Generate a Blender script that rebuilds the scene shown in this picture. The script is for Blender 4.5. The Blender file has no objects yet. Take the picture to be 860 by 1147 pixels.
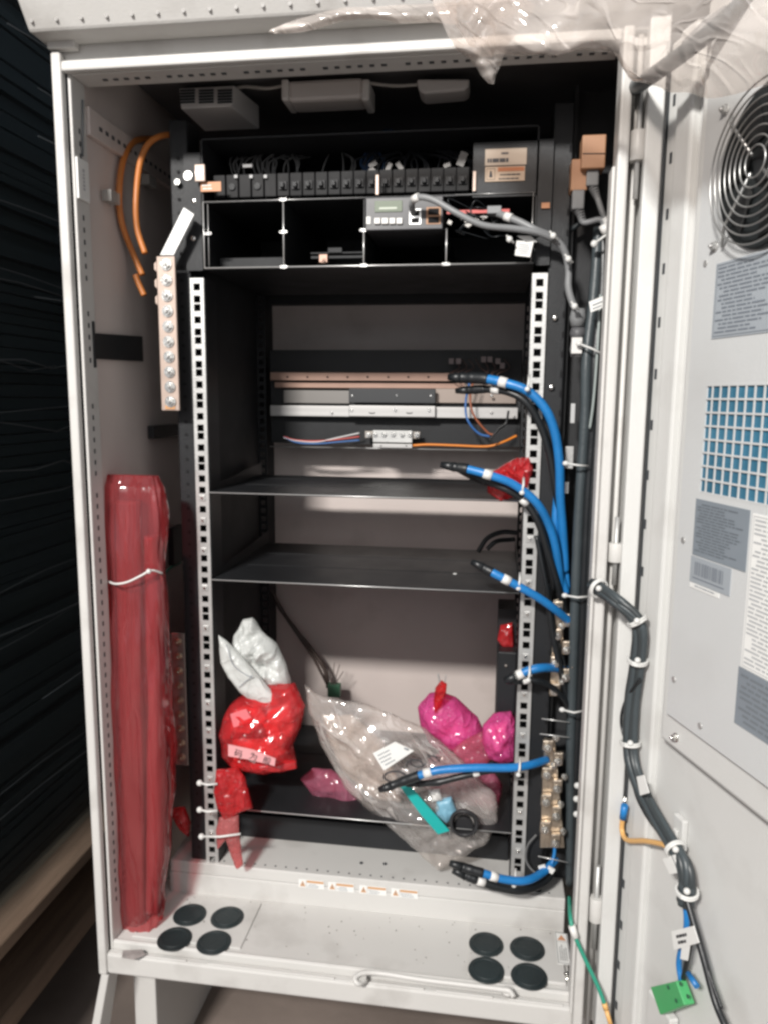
import bpy, bmesh, math, random
from mathutils import Vector, noise, Matrix
random.seed(7)
S = bpy.context.scene
COL = S.collection
R = math.radians

# ---------------------------------------------------------------- camera
CF, CP, CYAW, CPIT, CROL = 847.36, Vector((.1797, -1.0335, -.15)), -.1425, -.1494, .0087
FW = Vector((math.sin(CYAW)*math.cos(CPIT), math.cos(CYAW)*math.cos(CPIT), math.sin(CPIT)))
RT0 = Vector((math.cos(CYAW), -math.sin(CYAW), 0)); UP0 = RT0.cross(FW)
RT = RT0*math.cos(CROL)+UP0*math.sin(CROL); UP = UP0*math.cos(CROL)-RT0*math.sin(CROL)
cam_d = bpy.data.cameras.new('camera'); cam = bpy.data.objects.new('camera', cam_d); COL.objects.link(cam)
M = Matrix((RT, UP, -FW)).transposed().to_4x4(); M.translation = CP; cam.matrix_world = M
cam_d.sensor_fit = 'VERTICAL'; cam_d.sensor_height = 24; cam_d.lens = CF/1147*24
cam_d.clip_start = .02; cam_d.clip_end = 100
S.camera = cam
S.cycles.filter_width = 2.8; S.cycles.transparent_max_bounces = 24
S.render.resolution_x, S.render.resolution_y = 767, 1024

# ---------------------------------------------------------------- world, lamps, exposure
S.view_settings.view_transform = 'Standard'; S.view_settings.look = 'None'
S.view_settings.exposure = 0.0; S.view_settings.gamma = 1
W = bpy.data.worlds.new('World'); S.world = W; W.use_nodes = True
W.node_tree.nodes['Background'].inputs[0].default_value = (.93, .95, 1, 1)
W.node_tree.nodes['Background'].inputs[1].default_value = .44
def lamp(name, loc, target, sx, sy, power, col):
    d = bpy.data.lights.new(name, 'AREA'); d.shape = 'RECTANGLE'; d.size = sx; d.size_y = sy; d.energy = power; d.color = col
    o = bpy.data.objects.new(name, d); COL.objects.link(o); o.location = loc
    o.rotation_euler = (Vector(target)-Vector(loc)).to_track_quat('-Z', 'Y').to_euler()
    return o
lamp('ceiling_lamp', (-.68, -2.75, 1.38), (0, .1, -.5), .40, .18, 150, (1, .965, .92))
lamp('fill_lamp', (-.3, -3.4, 1.0), (0, 0, -.3), 2.6, 1.4, 16, (1, .97, .94))  # broad frontal fill, added to lift the shaded interior

def at(px, py, Y=None, X=None, Z=None):
    d = FW+RT*((px-430)/CF)+UP*((573.5-py)/CF)
    t = (Y-CP.y)/d.y if Y is not None else ((X-CP.x)/d.x if X is not None else (Z-CP.z)/d.z)
    return CP+d*t
# the open door: hinge side, direction to its free edge, normal of its inner face
TH = R(19.2); DB = Vector((.352, -.15, 0)); DD = Vector((math.sin(TH), -math.cos(TH), 0)); DN = Vector((-math.cos(TH), -math.sin(TH), 0))
def D(s, z, o=0): return DB+DD*s+DN*o+Vector((0, 0, z))
def door(px, py, o=0):
    d = FW+RT*((px-430)/CF)+UP*((573.5-py)/CF); B = DB+DN*o
    t = ((B-CP).dot(DN))/d.dot(DN); X = CP+d*t-B
    return X.dot(DD), X.z

# ---------------------------------------------------------------- materials
def mat(name, col, rough=.5, metal=0, bump=0, bscale=200, alpha=1, trans=0, spec=.5, vary=0, vscale=8, coat=0, detail=3, dirt=None, dscale=3, stretch=None):
    m = bpy.data.materials.new(name); m.use_nodes = True; nt = m.node_tree; b = nt.nodes['Principled BSDF']
    b.inputs['Base Color'].default_value = (*col, 1); b.inputs['Roughness'].default_value = rough; b.inputs['Metallic'].default_value = metal
    b.inputs['Alpha'].default_value = alpha; b.inputs['Transmission Weight'].default_value = trans; b.inputs['Specular IOR Level'].default_value = spec
    b.inputs['Coat Weight'].default_value = coat
    tc = nt.nodes.new('ShaderNodeTexCoord'); src = tc.outputs['Object']
    if stretch:
        mp = nt.nodes.new('ShaderNodeMapping'); mp.inputs['Scale'].default_value = stretch; nt.links.new(src, mp.inputs[0]); src = mp.outputs[0]
    def nz(sc, det=3):
        n = nt.nodes.new('ShaderNodeTexNoise'); n.inputs['Scale'].default_value = sc; n.inputs['Detail'].default_value = det; nt.links.new(src, n.inputs['Vector']); return n.outputs['Fac']
    colout = None
    if vary:
        mx = nt.nodes.new('ShaderNodeMix'); mx.data_type = 'RGBA'; rr = nt.nodes.new('ShaderNodeMapRange'); rr.inputs[1].default_value = .3; rr.inputs[2].default_value = .7
        nt.links.new(nz(vscale, 5), rr.inputs[0]); nt.links.new(rr.outputs[0], mx.inputs[0])
        mx.inputs[6].default_value = (*[c*(1-vary) for c in col], 1); mx.inputs[7].default_value = (*[min(1, c*(1+vary)) for c in col], 1)
        colout = mx.outputs[2]
        r2 = nt.nodes.new('ShaderNodeMapRange'); r2.inputs[3].default_value = max(.03, rough-.1); r2.inputs[4].default_value = min(1, rough+.12)
        nt.links.new(nz(vscale*2.3, 4), r2.inputs[0]); nt.links.new(r2.outputs[0], b.inputs['Roughness'])
    if dirt:
        mx = nt.nodes.new('ShaderNodeMix'); mx.data_type = 'RGBA'; rr = nt.nodes.new('ShaderNodeMapRange'); rr.inputs[1].default_value = .54; rr.inputs[2].default_value = .70; rr.inputs[4].default_value = .34
        nt.links.new(nz(dscale, 9), rr.inputs[0]); nt.links.new(rr.outputs[0], mx.inputs[0])
        if colout: nt.links.new(colout, mx.inputs[6])
        else: mx.inputs[6].default_value = (*col, 1)
        mx.inputs[7].default_value = (*dirt, 1); colout = mx.outputs[2]
    if colout: nt.links.new(colout, b.inputs['Base Color'])
    if bump:
        bp = nt.nodes.new('ShaderNodeBump'); bp.inputs['Strength'].default_value = bump; bp.inputs['Distance'].default_value = .002
        nt.links.new(nz(bscale, detail), bp.inputs['Height']); nt.links.new(bp.outputs[0], b.inputs['Normal'])
    return m
PAINT = mat('grey_cabinet_paint', (.57, .56, .54), .42, bump=.12, bscale=420, vary=.04, vscale=5, dirt=(.26, .24, .22), dscale=12)
PAINT2 = mat('inner_wall_paint', (.60, .53, .50), .5, bump=.15, bscale=350, vary=.06, vscale=5, dirt=(.36, .31, .28), dscale=9)
DOORP = mat('door_paint', (.60, .60, .585), .45, bump=.12, bscale=420, vary=.03, vscale=4, dirt=(.40, .39, .37), dscale=10)
COVERP = mat('cooler_cover_paint', (.56, .57, .57), .42, bump=.12, bscale=420, vary=.03, vscale=4, dirt=(.45, .45, .44), dscale=6)
GASK = mat('gasket_rubber', (.05, .055, .06), .6)
BLACK = mat('black_powder_coat', (.016, .017, .019), .42, spec=.3, bump=.25, bscale=900, vary=.2, vscale=9)
BLACKM = mat('black_matte', (.018, .019, .021), .65, bump=.2, bscale=500, vary=.2)
DARK = mat('dark_hole', (.004, .004, .005), .9)
CEIL = mat('shaded_ceiling', (.11, .11, .115), .8, bump=.3, bscale=120, vary=.2)  # dark tone paints in the shade under the roof
ZINC = mat('zinc_plate', (.52, .52, .51), .45, metal=.6, bump=.15, bscale=300, vary=.1, vscale=30)
SCREW = mat('bright_screw', (.78, .77, .74), .22, metal=1, bump=.2, bscale=500)
EDGE = mat('bare_metal_edge', (.75, .75, .74), .3, metal=.6)
COPPER = mat('tinned_copper', (.44, .35, .30), .48, metal=.45, vary=.12, vscale=30)
BRONZE = mat('nickel_brass', (.55, .47, .38), .3, metal=.9, vary=.2, vscale=60, bump=.3, bscale=250)
BUSBAR = mat('copper_busbar', (.33, .215, .17), .45, metal=.6, vary=.12, vscale=12)
ALU = mat('brushed_aluminium', (.52, .51, .50), .42, metal=.8, vary=.12, vscale=12, stretch=(.1, 1, 6))
BLUE = mat('blue_cable_sheath', (.014, .17, .45), .38, bump=.25, bscale=160, vary=.18, vscale=20)
BLKC = mat('black_cable_sheath', (.012, .014, .016), .36, bump=.1, bscale=300, vary=.2)
GREENC = mat('dark_grey_cable', (.05, .062, .068), .42, bump=.2, bscale=200, vary=.2)
GREYC = mat('grey_cable', (.20, .205, .21), .45, vary=.1)
ORANGE = mat('orange_wire', (.72, .22, .02), .42, vary=.08)
ORANGED = mat('dull_orange_hose', (.50, .17, .04), .45, vary=.12, vscale=20)
YELLOWG = mat('yellow_wire', (.70, .40, .14), .4)
REDW = mat('red_wire', (.5, .06, .05), .4); BLUEW = mat('blue_wire', (.03, .13, .38), .4); WHITEW = mat('white_wire', (.6, .6, .6), .4)
BROWNW = mat('brown_wire', (.30, .09, .04), .4); GREENW = mat('green_wire', (.03, .28, .19), .4)
NYLON = mat('nylon_tie', (.72, .72, .70), .4, alpha=.85)
WHITEP = mat('white_plastic', (.68, .67, .65), .4, vary=.03); CREAM = mat('cream_plastic', (.52, .50, .47), .45, vary=.05)
PAPER = mat('white_paper', (.75, .75, .73), .6, vary=.03, vscale=20)
INK = mat('ink', (.03, .03, .035), .6); GREYINK = mat('grey_ink', (.22, .24, .27), .6)
LAB = mat('silver_grey_label', (.33, .36, .39), .42, vary=.05, vscale=10)
LABD = mat('dark_grey_label', (.21, .24, .27), .42, vary=.05, vscale=10)
LABT = mat('label_print', (.17, .19, .22), .5)
SIGN = mat('sign_orange', (.55, .29, .13), .5); SIGNT = mat('sign_orange_dull', (.55, .25, .12), .5)
TAN = mat('tan_socket', (.38, .20, .11), .5, vary=.08)
RUB = mat('knockout_rubber', (.016, .024, .026), .5, bump=.3, bscale=200, vary=.3, vscale=15)
TEAL = mat('teal_strip', (.01, .38, .36), .4, vary=.1)
LCD = mat('lcd_glass', (.18, .21, .16), .15); LCDB = mat('lcd_text', (.40, .44, .36), .4)
FIN = mat('blue_fins', (.05, .18, .28), .35, metal=.3, vary=.25, vscale=14)
GREENT = mat('green_terminal', (.06, .35, .12), .4, vary=.1)
FOAMB = mat('grey_tape', (.09, .09, .095), .5, bump=.4, bscale=150)
def film(name, col, alpha, rough=.15, ior=1.6, bump=.8, bscale=40, trl=.35, amax=None, stretch=None, cs=30, cw=.05, ca=.4, tint=.8, rot=0, dirs=(1, 1, 1), lb=.18):
    """thin plastic: clear layer + tinted scattering layer + gloss"""
    m = bpy.data.materials.new(name); m.use_nodes = True; nt = m.node_tree; n = nt.nodes; L = nt.links
    for x in list(n): n.remove(x)
    out = n.new('ShaderNodeOutputMaterial'); tc = n.new('ShaderNodeTexCoord')
    tr = n.new('ShaderNodeBsdfTransparent'); tr.inputs[0].default_value = (*[min(1, 1-tint+tint*c/max(col)) for c in col], 1)
    df = n.new('ShaderNodeBsdfDiffuse'); df.inputs[0].default_value = (*col, 1)
    tl = n.new('ShaderNodeBsdfTranslucent'); tl.inputs[0].default_value = (*col, 1)
    m1 = n.new('ShaderNodeMixShader'); m1.inputs[0].default_value = trl; L.new(df.outputs[0], m1.inputs[1]); L.new(tl.outputs[0], m1.inputs[2])
    nz = n.new('ShaderNodeTexNoise'); nz.inputs['Scale'].default_value = bscale*.6; nz.inputs['Detail'].default_value = 4
    mp = n.new('ShaderNodeMapping'); mp.inputs['Scale'].default_value = stretch or (1, 1, 1); L.new(tc.outputs['Object'], mp.inputs[0]); L.new(mp.outputs[0], nz.inputs[0])
    mr = n.new('ShaderNodeMapRange'); mr.inputs[1].default_value = .35; mr.inputs[2].default_value = .65; mr.inputs[3].default_value = alpha; mr.inputs[4].default_value = amax or min(1, alpha+.15)
    L.new(nz.outputs['Fac'], mr.inputs[0])
    # network of whitened crease lines, as in crumpled film
    wn = n.new('ShaderNodeTexNoise'); wn.inputs['Scale'].default_value = cs*.5; wn.inputs['Detail'].default_value = 2; L.new(mp.outputs[0], wn.inputs[0])
    va = n.new('ShaderNodeVectorMath'); va.operation = 'MULTIPLY_ADD'; va.inputs[1].default_value = (1.2/cs,)*3; L.new(wn.outputs['Color'], va.inputs[0]); L.new(mp.outputs[0], va.inputs[2])
    lines = None
    rt_ = n.new('ShaderNodeMapping'); rt_.inputs['Rotation'].default_value = (0, rot, 0); L.new(tc.outputs['Object'], rt_.inputs[0])
    st_ = n.new('ShaderNodeMapping'); st_.inputs['Scale'].default_value = dirs; L.new(rt_.outputs[0], st_.inputs[0])
    for k, (sc_, wd) in enumerate(((cs*.7, cw*.45), (cs*1.7, cw*.6))):
        vo = n.new('ShaderNodeTexNoise'); vo.inputs['Scale'].default_value = sc_; vo.inputs['Detail'].default_value = 1.2; vo.inputs['Distortion'].default_value = .6; L.new(st_.outputs[0], vo.inputs['Vector'])
        sb = n.new('ShaderNodeMath'); sb.operation = 'SUBTRACT'; sb.inputs[1].default_value = .5; L.new(vo.outputs['Fac'], sb.inputs[0])
        ab = n.new('ShaderNodeMath'); ab.operation = 'ABSOLUTE'; L.new(sb.outputs[0], ab.inputs[0])
        r_ = n.new('ShaderNodeMapRange'); r_.inputs[1].default_value = 0; r_.inputs[2].default_value = wd; r_.inputs[3].default_value = 1 if k == 0 else .6; r_.inputs[4].default_value = 0; L.new(ab.outputs[0], r_.inputs[0])
        if lines is None: lines = r_.outputs[0]
        else:
            mx_ = n.new('ShaderNodeMath'); mx_.operation = 'MAXIMUM'; L.new(lines, mx_.inputs[0]); L.new(r_.outputs[0], mx_.inputs[1]); lines = mx_.outputs[0]
    gr_ = n.new('ShaderNodeMapRange'); gr_.inputs[1].default_value = .45; gr_.inputs[2].default_value = .62; L.new(wn.outputs['Fac'], gr_.inputs[0])
    gate = n.new('ShaderNodeMath'); gate.operation = 'MULTIPLY'; L.new(lines, gate.inputs[0]); L.new(gr_.outputs[0], gate.inputs[1])
    ad = n.new('ShaderNodeMath'); ad.operation = 'MULTIPLY_ADD'; ad.use_clamp = True; ad.inputs[1].default_value = ca; L.new(gate.outputs[0], ad.inputs[0]); L.new(mr.outputs[0], ad.inputs[2])
    m2 = n.new('ShaderNodeMixShader'); L.new(ad.outputs[0], m2.inputs[0]); L.new(tr.outputs[0], m2.inputs[1]); L.new(m1.outputs[0], m2.inputs[2])
    gl = n.new('ShaderNodeBsdfGlossy'); gl.inputs['Roughness'].default_value = rough
    n2 = n.new('ShaderNodeTexNoise'); n2.inputs['Scale'].default_value = bscale; n2.noise_type = 'RIDGED_MULTIFRACTAL'; n2.inputs['Detail'].default_value = 2; n2.inputs['Distortion'].default_value = .8; L.new(mp.outputs[0], n2.inputs[0])
    bp = n.new('ShaderNodeBump'); bp.inputs['Strength'].default_value = bump; bp.inputs['Distance'].default_value = .006; hs = n.new('ShaderNodeMath'); hs.operation = 'MULTIPLY_ADD'; hs.inputs[1].default_value = lb; L.new(lines, hs.inputs[0]); L.new(n2.outputs['Fac'], hs.inputs[2]); L.new(hs.outputs[0], bp.inputs['Height'])
    L.new(bp.outputs[0], gl.inputs['Normal']); L.new(bp.outputs[0], df.inputs['Normal'])
    lw = n.new('ShaderNodeLayerWeight'); lw.inputs[0].default_value = .5; L.new(bp.outputs[0], lw.inputs['Normal'])
    pw = n.new('ShaderNodeMath'); pw.operation = 'POWER'; pw.inputs[1].default_value = 4; L.new(lw.outputs['Facing'], pw.inputs[0])
    fr = n.new('ShaderNodeMath'); fr.operation = 'MULTIPLY_ADD'; fr.inputs[1].default_value = .55; fr.inputs[2].default_value = ((ior-1)/(ior+1))**2; L.new(pw.outputs[0], fr.inputs[0])
    m3 = n.new('ShaderNodeMixShader'); L.new(fr.outputs[0], m3.inputs[0]); L.new(m2.outputs[0], m3.inputs[1]); L.new(gl.outputs[0], m3.inputs[2])
    L.new(m3.outputs[0], out.inputs[0]); return m
REDF = film('red_plastic', (.85, .06, .07), .30, rough=.10, ior=1.65, bump=.7, bscale=18, amax=.62, cs=34, ca=.45, lb=.4)
REDL = film('red_wrap_film', (.52, .10, .11), .22, rough=.12, ior=1.8, bump=.6, bscale=9, amax=.42, stretch=(1, 1, .12), cs=26, cw=.06, ca=.35, dirs=(1.5, 1, .12), lb=.3)
PINKR = film('pale_red_film', (.70, .24, .24), .28, rough=.1, bump=.6, bscale=22, amax=.55)
PINKF = film('magenta_plastic', (.95, .14, .46), .50, rough=.1, ior=1.65, bump=.7, bscale=18, amax=.75, cs=34, ca=.45, lb=.4)
PINKC = film('pale_pink_film', (.65, .22, .33), .30, rough=.1, bump=.7, bscale=18, amax=.6)
CLEARB = film('cloudy_clear_plastic', (.88, .84, .81), .15, rough=.09, ior=1.9, bump=.8, bscale=12, amax=.34, cs=24, cw=.06, ca=.5, rot=R(45), dirs=(1.6, 1, .35), lb=.3)
FILM = film('clear_stretch_film', (.80, .73, .68), .26, rough=.10, ior=2.1, trl=.15, bump=.9, bscale=9, amax=.56, cs=17, cw=.06, ca=.5, rot=R(-40), dirs=(.22, .6, 1.7), lb=.25)
WRAP = film('dark_stack_wrap', (.02, .025, .027), .03, rough=.35, ior=1.12, bump=.4, bscale=9, amax=.12, stretch=(1, .2, 2), ca=0, lb=0)
WBAG = film('white_foam_bag', (.80, .82, .80), .90, rough=.25, bump=.8, bscale=20, amax=1, cs=28)

# ---------------------------------------------------------------- builders
def setp(o, label=None, cat=None, group=None, kind=None):
    if label: o['label'] = label
    if cat: o['category'] = cat
    if group: o['group'] = group
    if kind: o['kind'] = kind
    return o
def thing(name, label, cat, loc=(0, 0, 0), group=None):
    o = bpy.data.objects.new(name, None); COL.objects.link(o); o.location = loc; o.empty_display_size = .02
    return setp(o, label, cat, group)
def org(o):
    v = Vector((0, 0, 0))
    while o: v = v+o.location; o = o.parent
    return v
class MB:
    def __init__(s): s.b = bmesh.new()
    def face(s, pts):
        return s.b.faces.new([s.b.verts.new(p) for p in pts])
    def hexa(s, c):   # 8 corners: bottom 4, top 4
        v = [s.b.verts.new(p) for p in c]
        for f in ((0, 3, 2, 1), (4, 5, 6, 7), (0, 1, 5, 4), (1, 2, 6, 5), (2, 3, 7, 6), (3, 0, 4, 7)): s.b.faces.new([v[i] for i in f])
        return s
    def box(s, x0, x1, y0, y1, z0, z1):
        return s.hexa([(x0, y0, z0), (x1, y0, z0), (x1, y1, z0), (x0, y1, z0), (x0, y0, z1), (x1, y0, z1), (x1, y1, z1), (x0, y1, z1)])
    def dbox(s, s0, s1, z0, z1, o0, o1):  # box in door coordinates
        return s.hexa([D(s0, z0, o0), D(s1, z0, o0), D(s1, z0, o1), D(s0, z0, o1), D(s0, z1, o0), D(s1, z1, o0), D(s1, z1, o1), D(s0, z1, o1)])
    def prism(s, pts, off):   # polygon extruded by vector off
        n = len(pts); off = Vector(off); a = [s.b.verts.new(p) for p in pts]; c = [s.b.verts.new(Vector(p)+off) for p in pts]
        s.b.faces.new(a[::-1]); s.b.faces.new(c)
        for i in range(n): s.b.faces.new([a[i], a[(i+1) % n], c[(i+1) % n], c[i]])
        return s
    def tube(s, pts, r, n=10, cap=True, wob=0):
        pts = [Vector(p) for p in pts]; rings = []; up = None
        for i, p in enumerate(pts):
            t = (pts[min(i+1, len(pts)-1)]-pts[max(i-1, 0)]).normalized()
            if up is None: up = t.orthogonal().normalized()
            up = (up-t*up.dot(t)).normalized(); sd = t.cross(up)
            rr = r(i/(len(pts)-1)) if callable(r) else r
            if wob: rr *= 1+wob*noise.noise(p*60)
            rings.append([s.b.verts.new(p+(up*math.cos(a)+sd*math.sin(a))*rr) for a in [2*math.pi*k/n for k in range(n)]])
        for a, c in zip(rings, rings[1:]):
            for k in range(n): s.b.faces.new([a[k], a[(k+1) % n], c[(k+1) % n], c[k]]).smooth = True
        if cap: s.b.faces.new(rings[0][::-1]); s.b.faces.new(rings[-1])
        return s
    def cyl(s, p, axis, r, h, n=16, r2=None, hexn=None):
        p = Vector(p); a = Vector(axis).normalized(); u = a.orthogonal().normalized(); v = a.cross(u)
        r2 = r if r2 is None else r2; n = hexn or n
        A = [s.b.verts.new(p+(u*math.cos(t)+v*math.sin(t))*r) for t in [2*math.pi*k/n for k in range(n)]]
        B = [s.b.verts.new(p+a*h+(u*math.cos(t)+v*math.sin(t))*r2) for t in [2*math.pi*k/n for k in range(n)]]
        s.b.faces.new(A[::-1]); s.b.faces.new(B)
        for k in range(n):
            f = s.b.faces.new([A[k], A[(k+1) % n], B[(k+1) % n], B[k]]); f.smooth = n > 8
        return s
    def bolt(s, p, axis, r, h):   # washer + domed / hexagonal head
        p = Vector(p); a = Vector(axis).normalized()
        s.cyl(p, a, r*1.35, h*.25, 16); s.cyl(p+a*h*.25, a, r, h*.5, hexn=6); s.cyl(p+a*h*.75, a, r*.55, h*.45, 12, r2=r*.4); return s
    def ball(s, p, r, sc=(1, 1, 1), n=10):
        p = Vector(p); rows = []
        for i in range(n+1):
            ph = math.pi*i/n
            rows.append([s.b.verts.new(p+Vector((math.sin(ph)*math.cos(t)*sc[0], math.sin(ph)*math.sin(t)*sc[1], math.cos(ph)*sc[2]))*r) for t in [2*math.pi*k/(n*2) for k in range(n*2)]])
        for a, c in zip(rows, rows[1:]):
            for k in range(n*2): s.b.faces.new([a[k], c[k], c[(k+1) % (n*2)], a[(k+1) % (n*2)]]).smooth = True
        return s
    def build(s, name, m, parent=None, bevel=0, **kw):
        if kw.pop('split', False): return s.split(name, m, parent, bevel)
        bmesh.ops.remove_doubles(s.b, verts=s.b.verts, dist=1e-6) if kw.pop('weld', False) else None
        bmesh.ops.recalc_face_normals(s.b, faces=s.b.faces)
        me = bpy.data.meshes.new(name)
        if parent: o0 = org(parent)
        else:
            xs = [v.co for v in s.b.verts]; o0 = Vector(((min(v.x for v in xs)+max(v.x for v in xs))/2, (min(v.y for v in xs)+max(v.y for v in xs))/2, min(v.z for v in xs)))
        bmesh.ops.translate(s.b, verts=s.b.verts, vec=-o0)
        s.b.to_mesh(me); s.b.free(); me.materials.append(m)
        o = bpy.data.objects.new(name, me); COL.objects.link(o)
        if parent: o.parent = parent
        else: o.location = o0
        if bevel:
            b = o.modifiers.new('bevel', 'BEVEL'); b.width = bevel; b.segments = 2; b.limit_method = 'ANGLE'; b.angle_limit = R(40)
        return setp(o, **kw)
def _split(s, name, m, parent, bevel):
    # one object per separate piece; pieces that touch (a bolt's washer and head) stay together
    s.b.verts.index_update(); s.b.verts.ensure_lookup_table(); seen = set(); isl = []
    for v in s.b.verts:
        if v.index in seen: continue
        st = [v]; seen.add(v.index); g = []
        while st:
            w = st.pop(); g.append(w)
            for e in w.link_edges:
                q = e.other_vert(w)
                if q.index not in seen: seen.add(q.index); st.append(q)
        isl.append(g)
    def bb(g): return [min(v.co[i] for v in g)-.0003 for i in range(3)]+[max(v.co[i] for v in g)+.0003 for i in range(3)]
    cl = [(bb(g), g) for g in isl]; ch = True
    while ch:
        ch = False
        for i in range(len(cl)):
            for j in range(i+1, len(cl)):
                a, b = cl[i][0], cl[j][0]
                if all(a[k] <= b[k+3] and b[k] <= a[k+3] for k in range(3)):
                    g = cl[i][1]+cl[j][1]; cl[i] = (bb(g), g); cl.pop(j); ch = True; break
            if ch: break
    last = None
    for _, g in cl:
        n = MB(); mp = {v: n.b.verts.new(v.co) for v in g}; fs = {f for v in g for f in v.link_faces}
        for f in fs: n.b.faces.new([mp[v] for v in f.verts]).smooth = f.smooth
        last = n.build(name, m, parent, bevel)
    s.b.free(); return last
MB.split = _split
def crease(p, f, seed=0):
    # crumpled film: folded planes meeting in sharp creases, in -1..1
    rd_ = random.Random(seed); w = noise.noise(p*f*.45+Vector((seed, 0, 0))); s_ = 0; tot = 0
    for k in range(6):
        d = Vector((rd_.uniform(-1, 1), rd_.uniform(-.3, .3), rd_.uniform(-1, 1))).normalized(); g = f*(.5+k*.38); a = 1/(1+k*.55)
        x = (p.dot(d)*g+w*(.8+.35*k)+rd_.random()) % 1; s_ += a*(abs(x*2-1)*2-1); tot += a
    return s_/tot
def spline(pts, n=10):
    P = [Vector(p) for p in pts]; P = [P[0]*2-P[1]]+P+[P[-1]*2-P[-2]]; out = []
    for i in range(1, len(P)-2):
        for k in range(n):
            t = k/n; a, b, c, d = P[i-1:i+3]
            out.append(.5*((2*b)+(c-a)*t+(2*a-5*b+4*c-d)*t*t+(3*b-a-3*c+d)*t**3))
    out.append(P[-2]); return out
def atp(x, y, Y):
    p = at(x, y, Y=Y)
    return at(x, y, X=-.329) if p.x < -.329 else p      # keeps things inside the left wall
def pth(l, n=10): return spline([atp(x, y, Y) for x, y, Y in l], n)
def dup(root, off, label=None):
    r = root.copy(); COL.objects.link(r); r.location = root.location+Vector(off)
    if label: r['label'] = label
    for ch in list(root.children):
        c = ch.copy(); COL.objects.link(c); c.parent = r
        for g in list(ch.children):
            q = g.copy(); COL.objects.link(q); q.parent = c
    return r
def textlines(mb, P, u0, u1, v0, v1, rows, seed, h=.55, off=.0006):
    """unreadable small print: broken bars. P(u,v,o) -> point"""
    rd = random.Random(seed); dv = (v1-v0)/rows
    for i in range(rows):
        a = u0+(rd.random()*.12 if rd.random() < .4 else 0)*(u1-u0); end = u1-(rd.random()*.45)*(u1-u0)
        while a < end:
            b = min(end, a+(.04+rd.random()*.16)*(u1-u0)); va = v0+dv*(i+.2); vb = va+dv*h
            mb.face([P(a, va, off), P(b, va, off), P(b, vb, off), P(a, vb, off)]); a = b+.018*(u1-u0)

# ================================================================ SETTING
mb = MB(); mb.face([(-6, -4, -1.22), (6, -4, -1.22), (6, 8, -1.22), (-6, 8, -1.22)])
FLOOR = mat('brown_concrete_floor', (.19, .155, .135), .6, bump=.5, bscale=30, vary=.3, vscale=3, dirt=(.10, .08, .065), dscale=5)
mb.build('floor', FLOOR, kind='structure')
mb = MB(); mb.face([(-6, 5, -1.22), (6, 5, -1.22), (6, 5, 4), (-6, 5, 4)])
mb.build('hall_wall', mat('dark_hall_wall', (.02, .021, .023), .8, vary=.3, vscale=2), kind='structure')

# wrapped stack on a pallet, left
st = thing('wrapped_stack', 'tall dark film wrapped stack of flat sheets left of the cabinet', 'stack', (-.9, .6, -.93))
mb = MB(); z = -.93; rd = random.Random(3)
while z < 1.3:
    t = .012+rd.random()*.014; j = rd.random()*.018
    mb.box(-1.4, -.56-j, -.38+rd.random()*.03, 1.8, z, z+t-.0025); z += t
mb.build('sheet_layers', mat('dark_sheet', (.006, .0065, .0075), .6, bump=.3, bscale=40, vary=.4, vscale=5, stretch=(1, .3, 4)), st)
mb = MB(); N = 30; NZ = 60; gr = [[mb.b.verts.new((-.548+.004*noise.noise(Vector((i*.2, k*.6, 1))), -.4+i*2.2/N, -.93+k*2.23/NZ)) for k in range(NZ+1)] for i in range(N+1)]
for i in range(N):
    for k in range(NZ): mb.b.faces.new([gr[i][k], gr[i+1][k], gr[i+1][k+1], gr[i][k+1]]).smooth = True
wr = mb.build('wrap_film', WRAP, st)
mb = MB(); rd = random.Random(11)
for k in range(46):    # stretched streaks of the film
    z0 = -.9+rd.random()*1.5; y0 = -.35+rd.random()*1.2; ln = .25+rd.random()*.9
    mb.tube([(-.5365, y0+ln*t/6, z0+.05*(rd.random()-.5)*t/6+.006*math.sin(t)) for t in range(7)], .0005+.0008*rd.random(), 5)
mb.build('film_crease', mat('film_crease', (.05, .055, .06), .35), wr)
WOOD = mat('pallet_wood', (.17, .115, .08), .7, bump=.6, bscale=60, vary=.3, vscale=6, stretch=(6, .6, 6))
pl = thing('wooden_pallet', 'rough brown wooden pallet under the dark wrapped stack', 'pallet', (-.9, .6, -1.22))
mb = MB()
for i in range(5): mb.box(-1.4+i*.19, -1.4+i*.19+.13, -.42, 1.85, -.955, -.932)
mb.box(-.60, -.50, -.42, 1.85, -.957, -.933)
mb.build('deck_board', WOOD, pl, bevel=.003, split=True)
mb = MB()
for y in (-.4, .55, 1.6): mb.box(-1.4, -.51, y, y+.11, -1.06, -.958)
mb.box(-.62, -.512, -.39, 1.84, -1.10, -1.062)
mb.build('bearer', WOOD, pl, bevel=.003, split=True)
mb = MB()
for y in (-.4, .55, 1.6): mb.box(-.6, -.515, y, y+.11, -1.219, -1.101)
mb.build('foot_block', WOOD, pl, bevel=.003, split=True)

# ================================================================ CABINET
cab = thing('equipment_cabinet', 'tall light grey metal equipment cabinet standing with its door swung open', 'cabinet', (0, .12, -1.22))
XL, XR, YF, ZT, ZB = -.350, .350, -.14, .230, -.960
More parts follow.
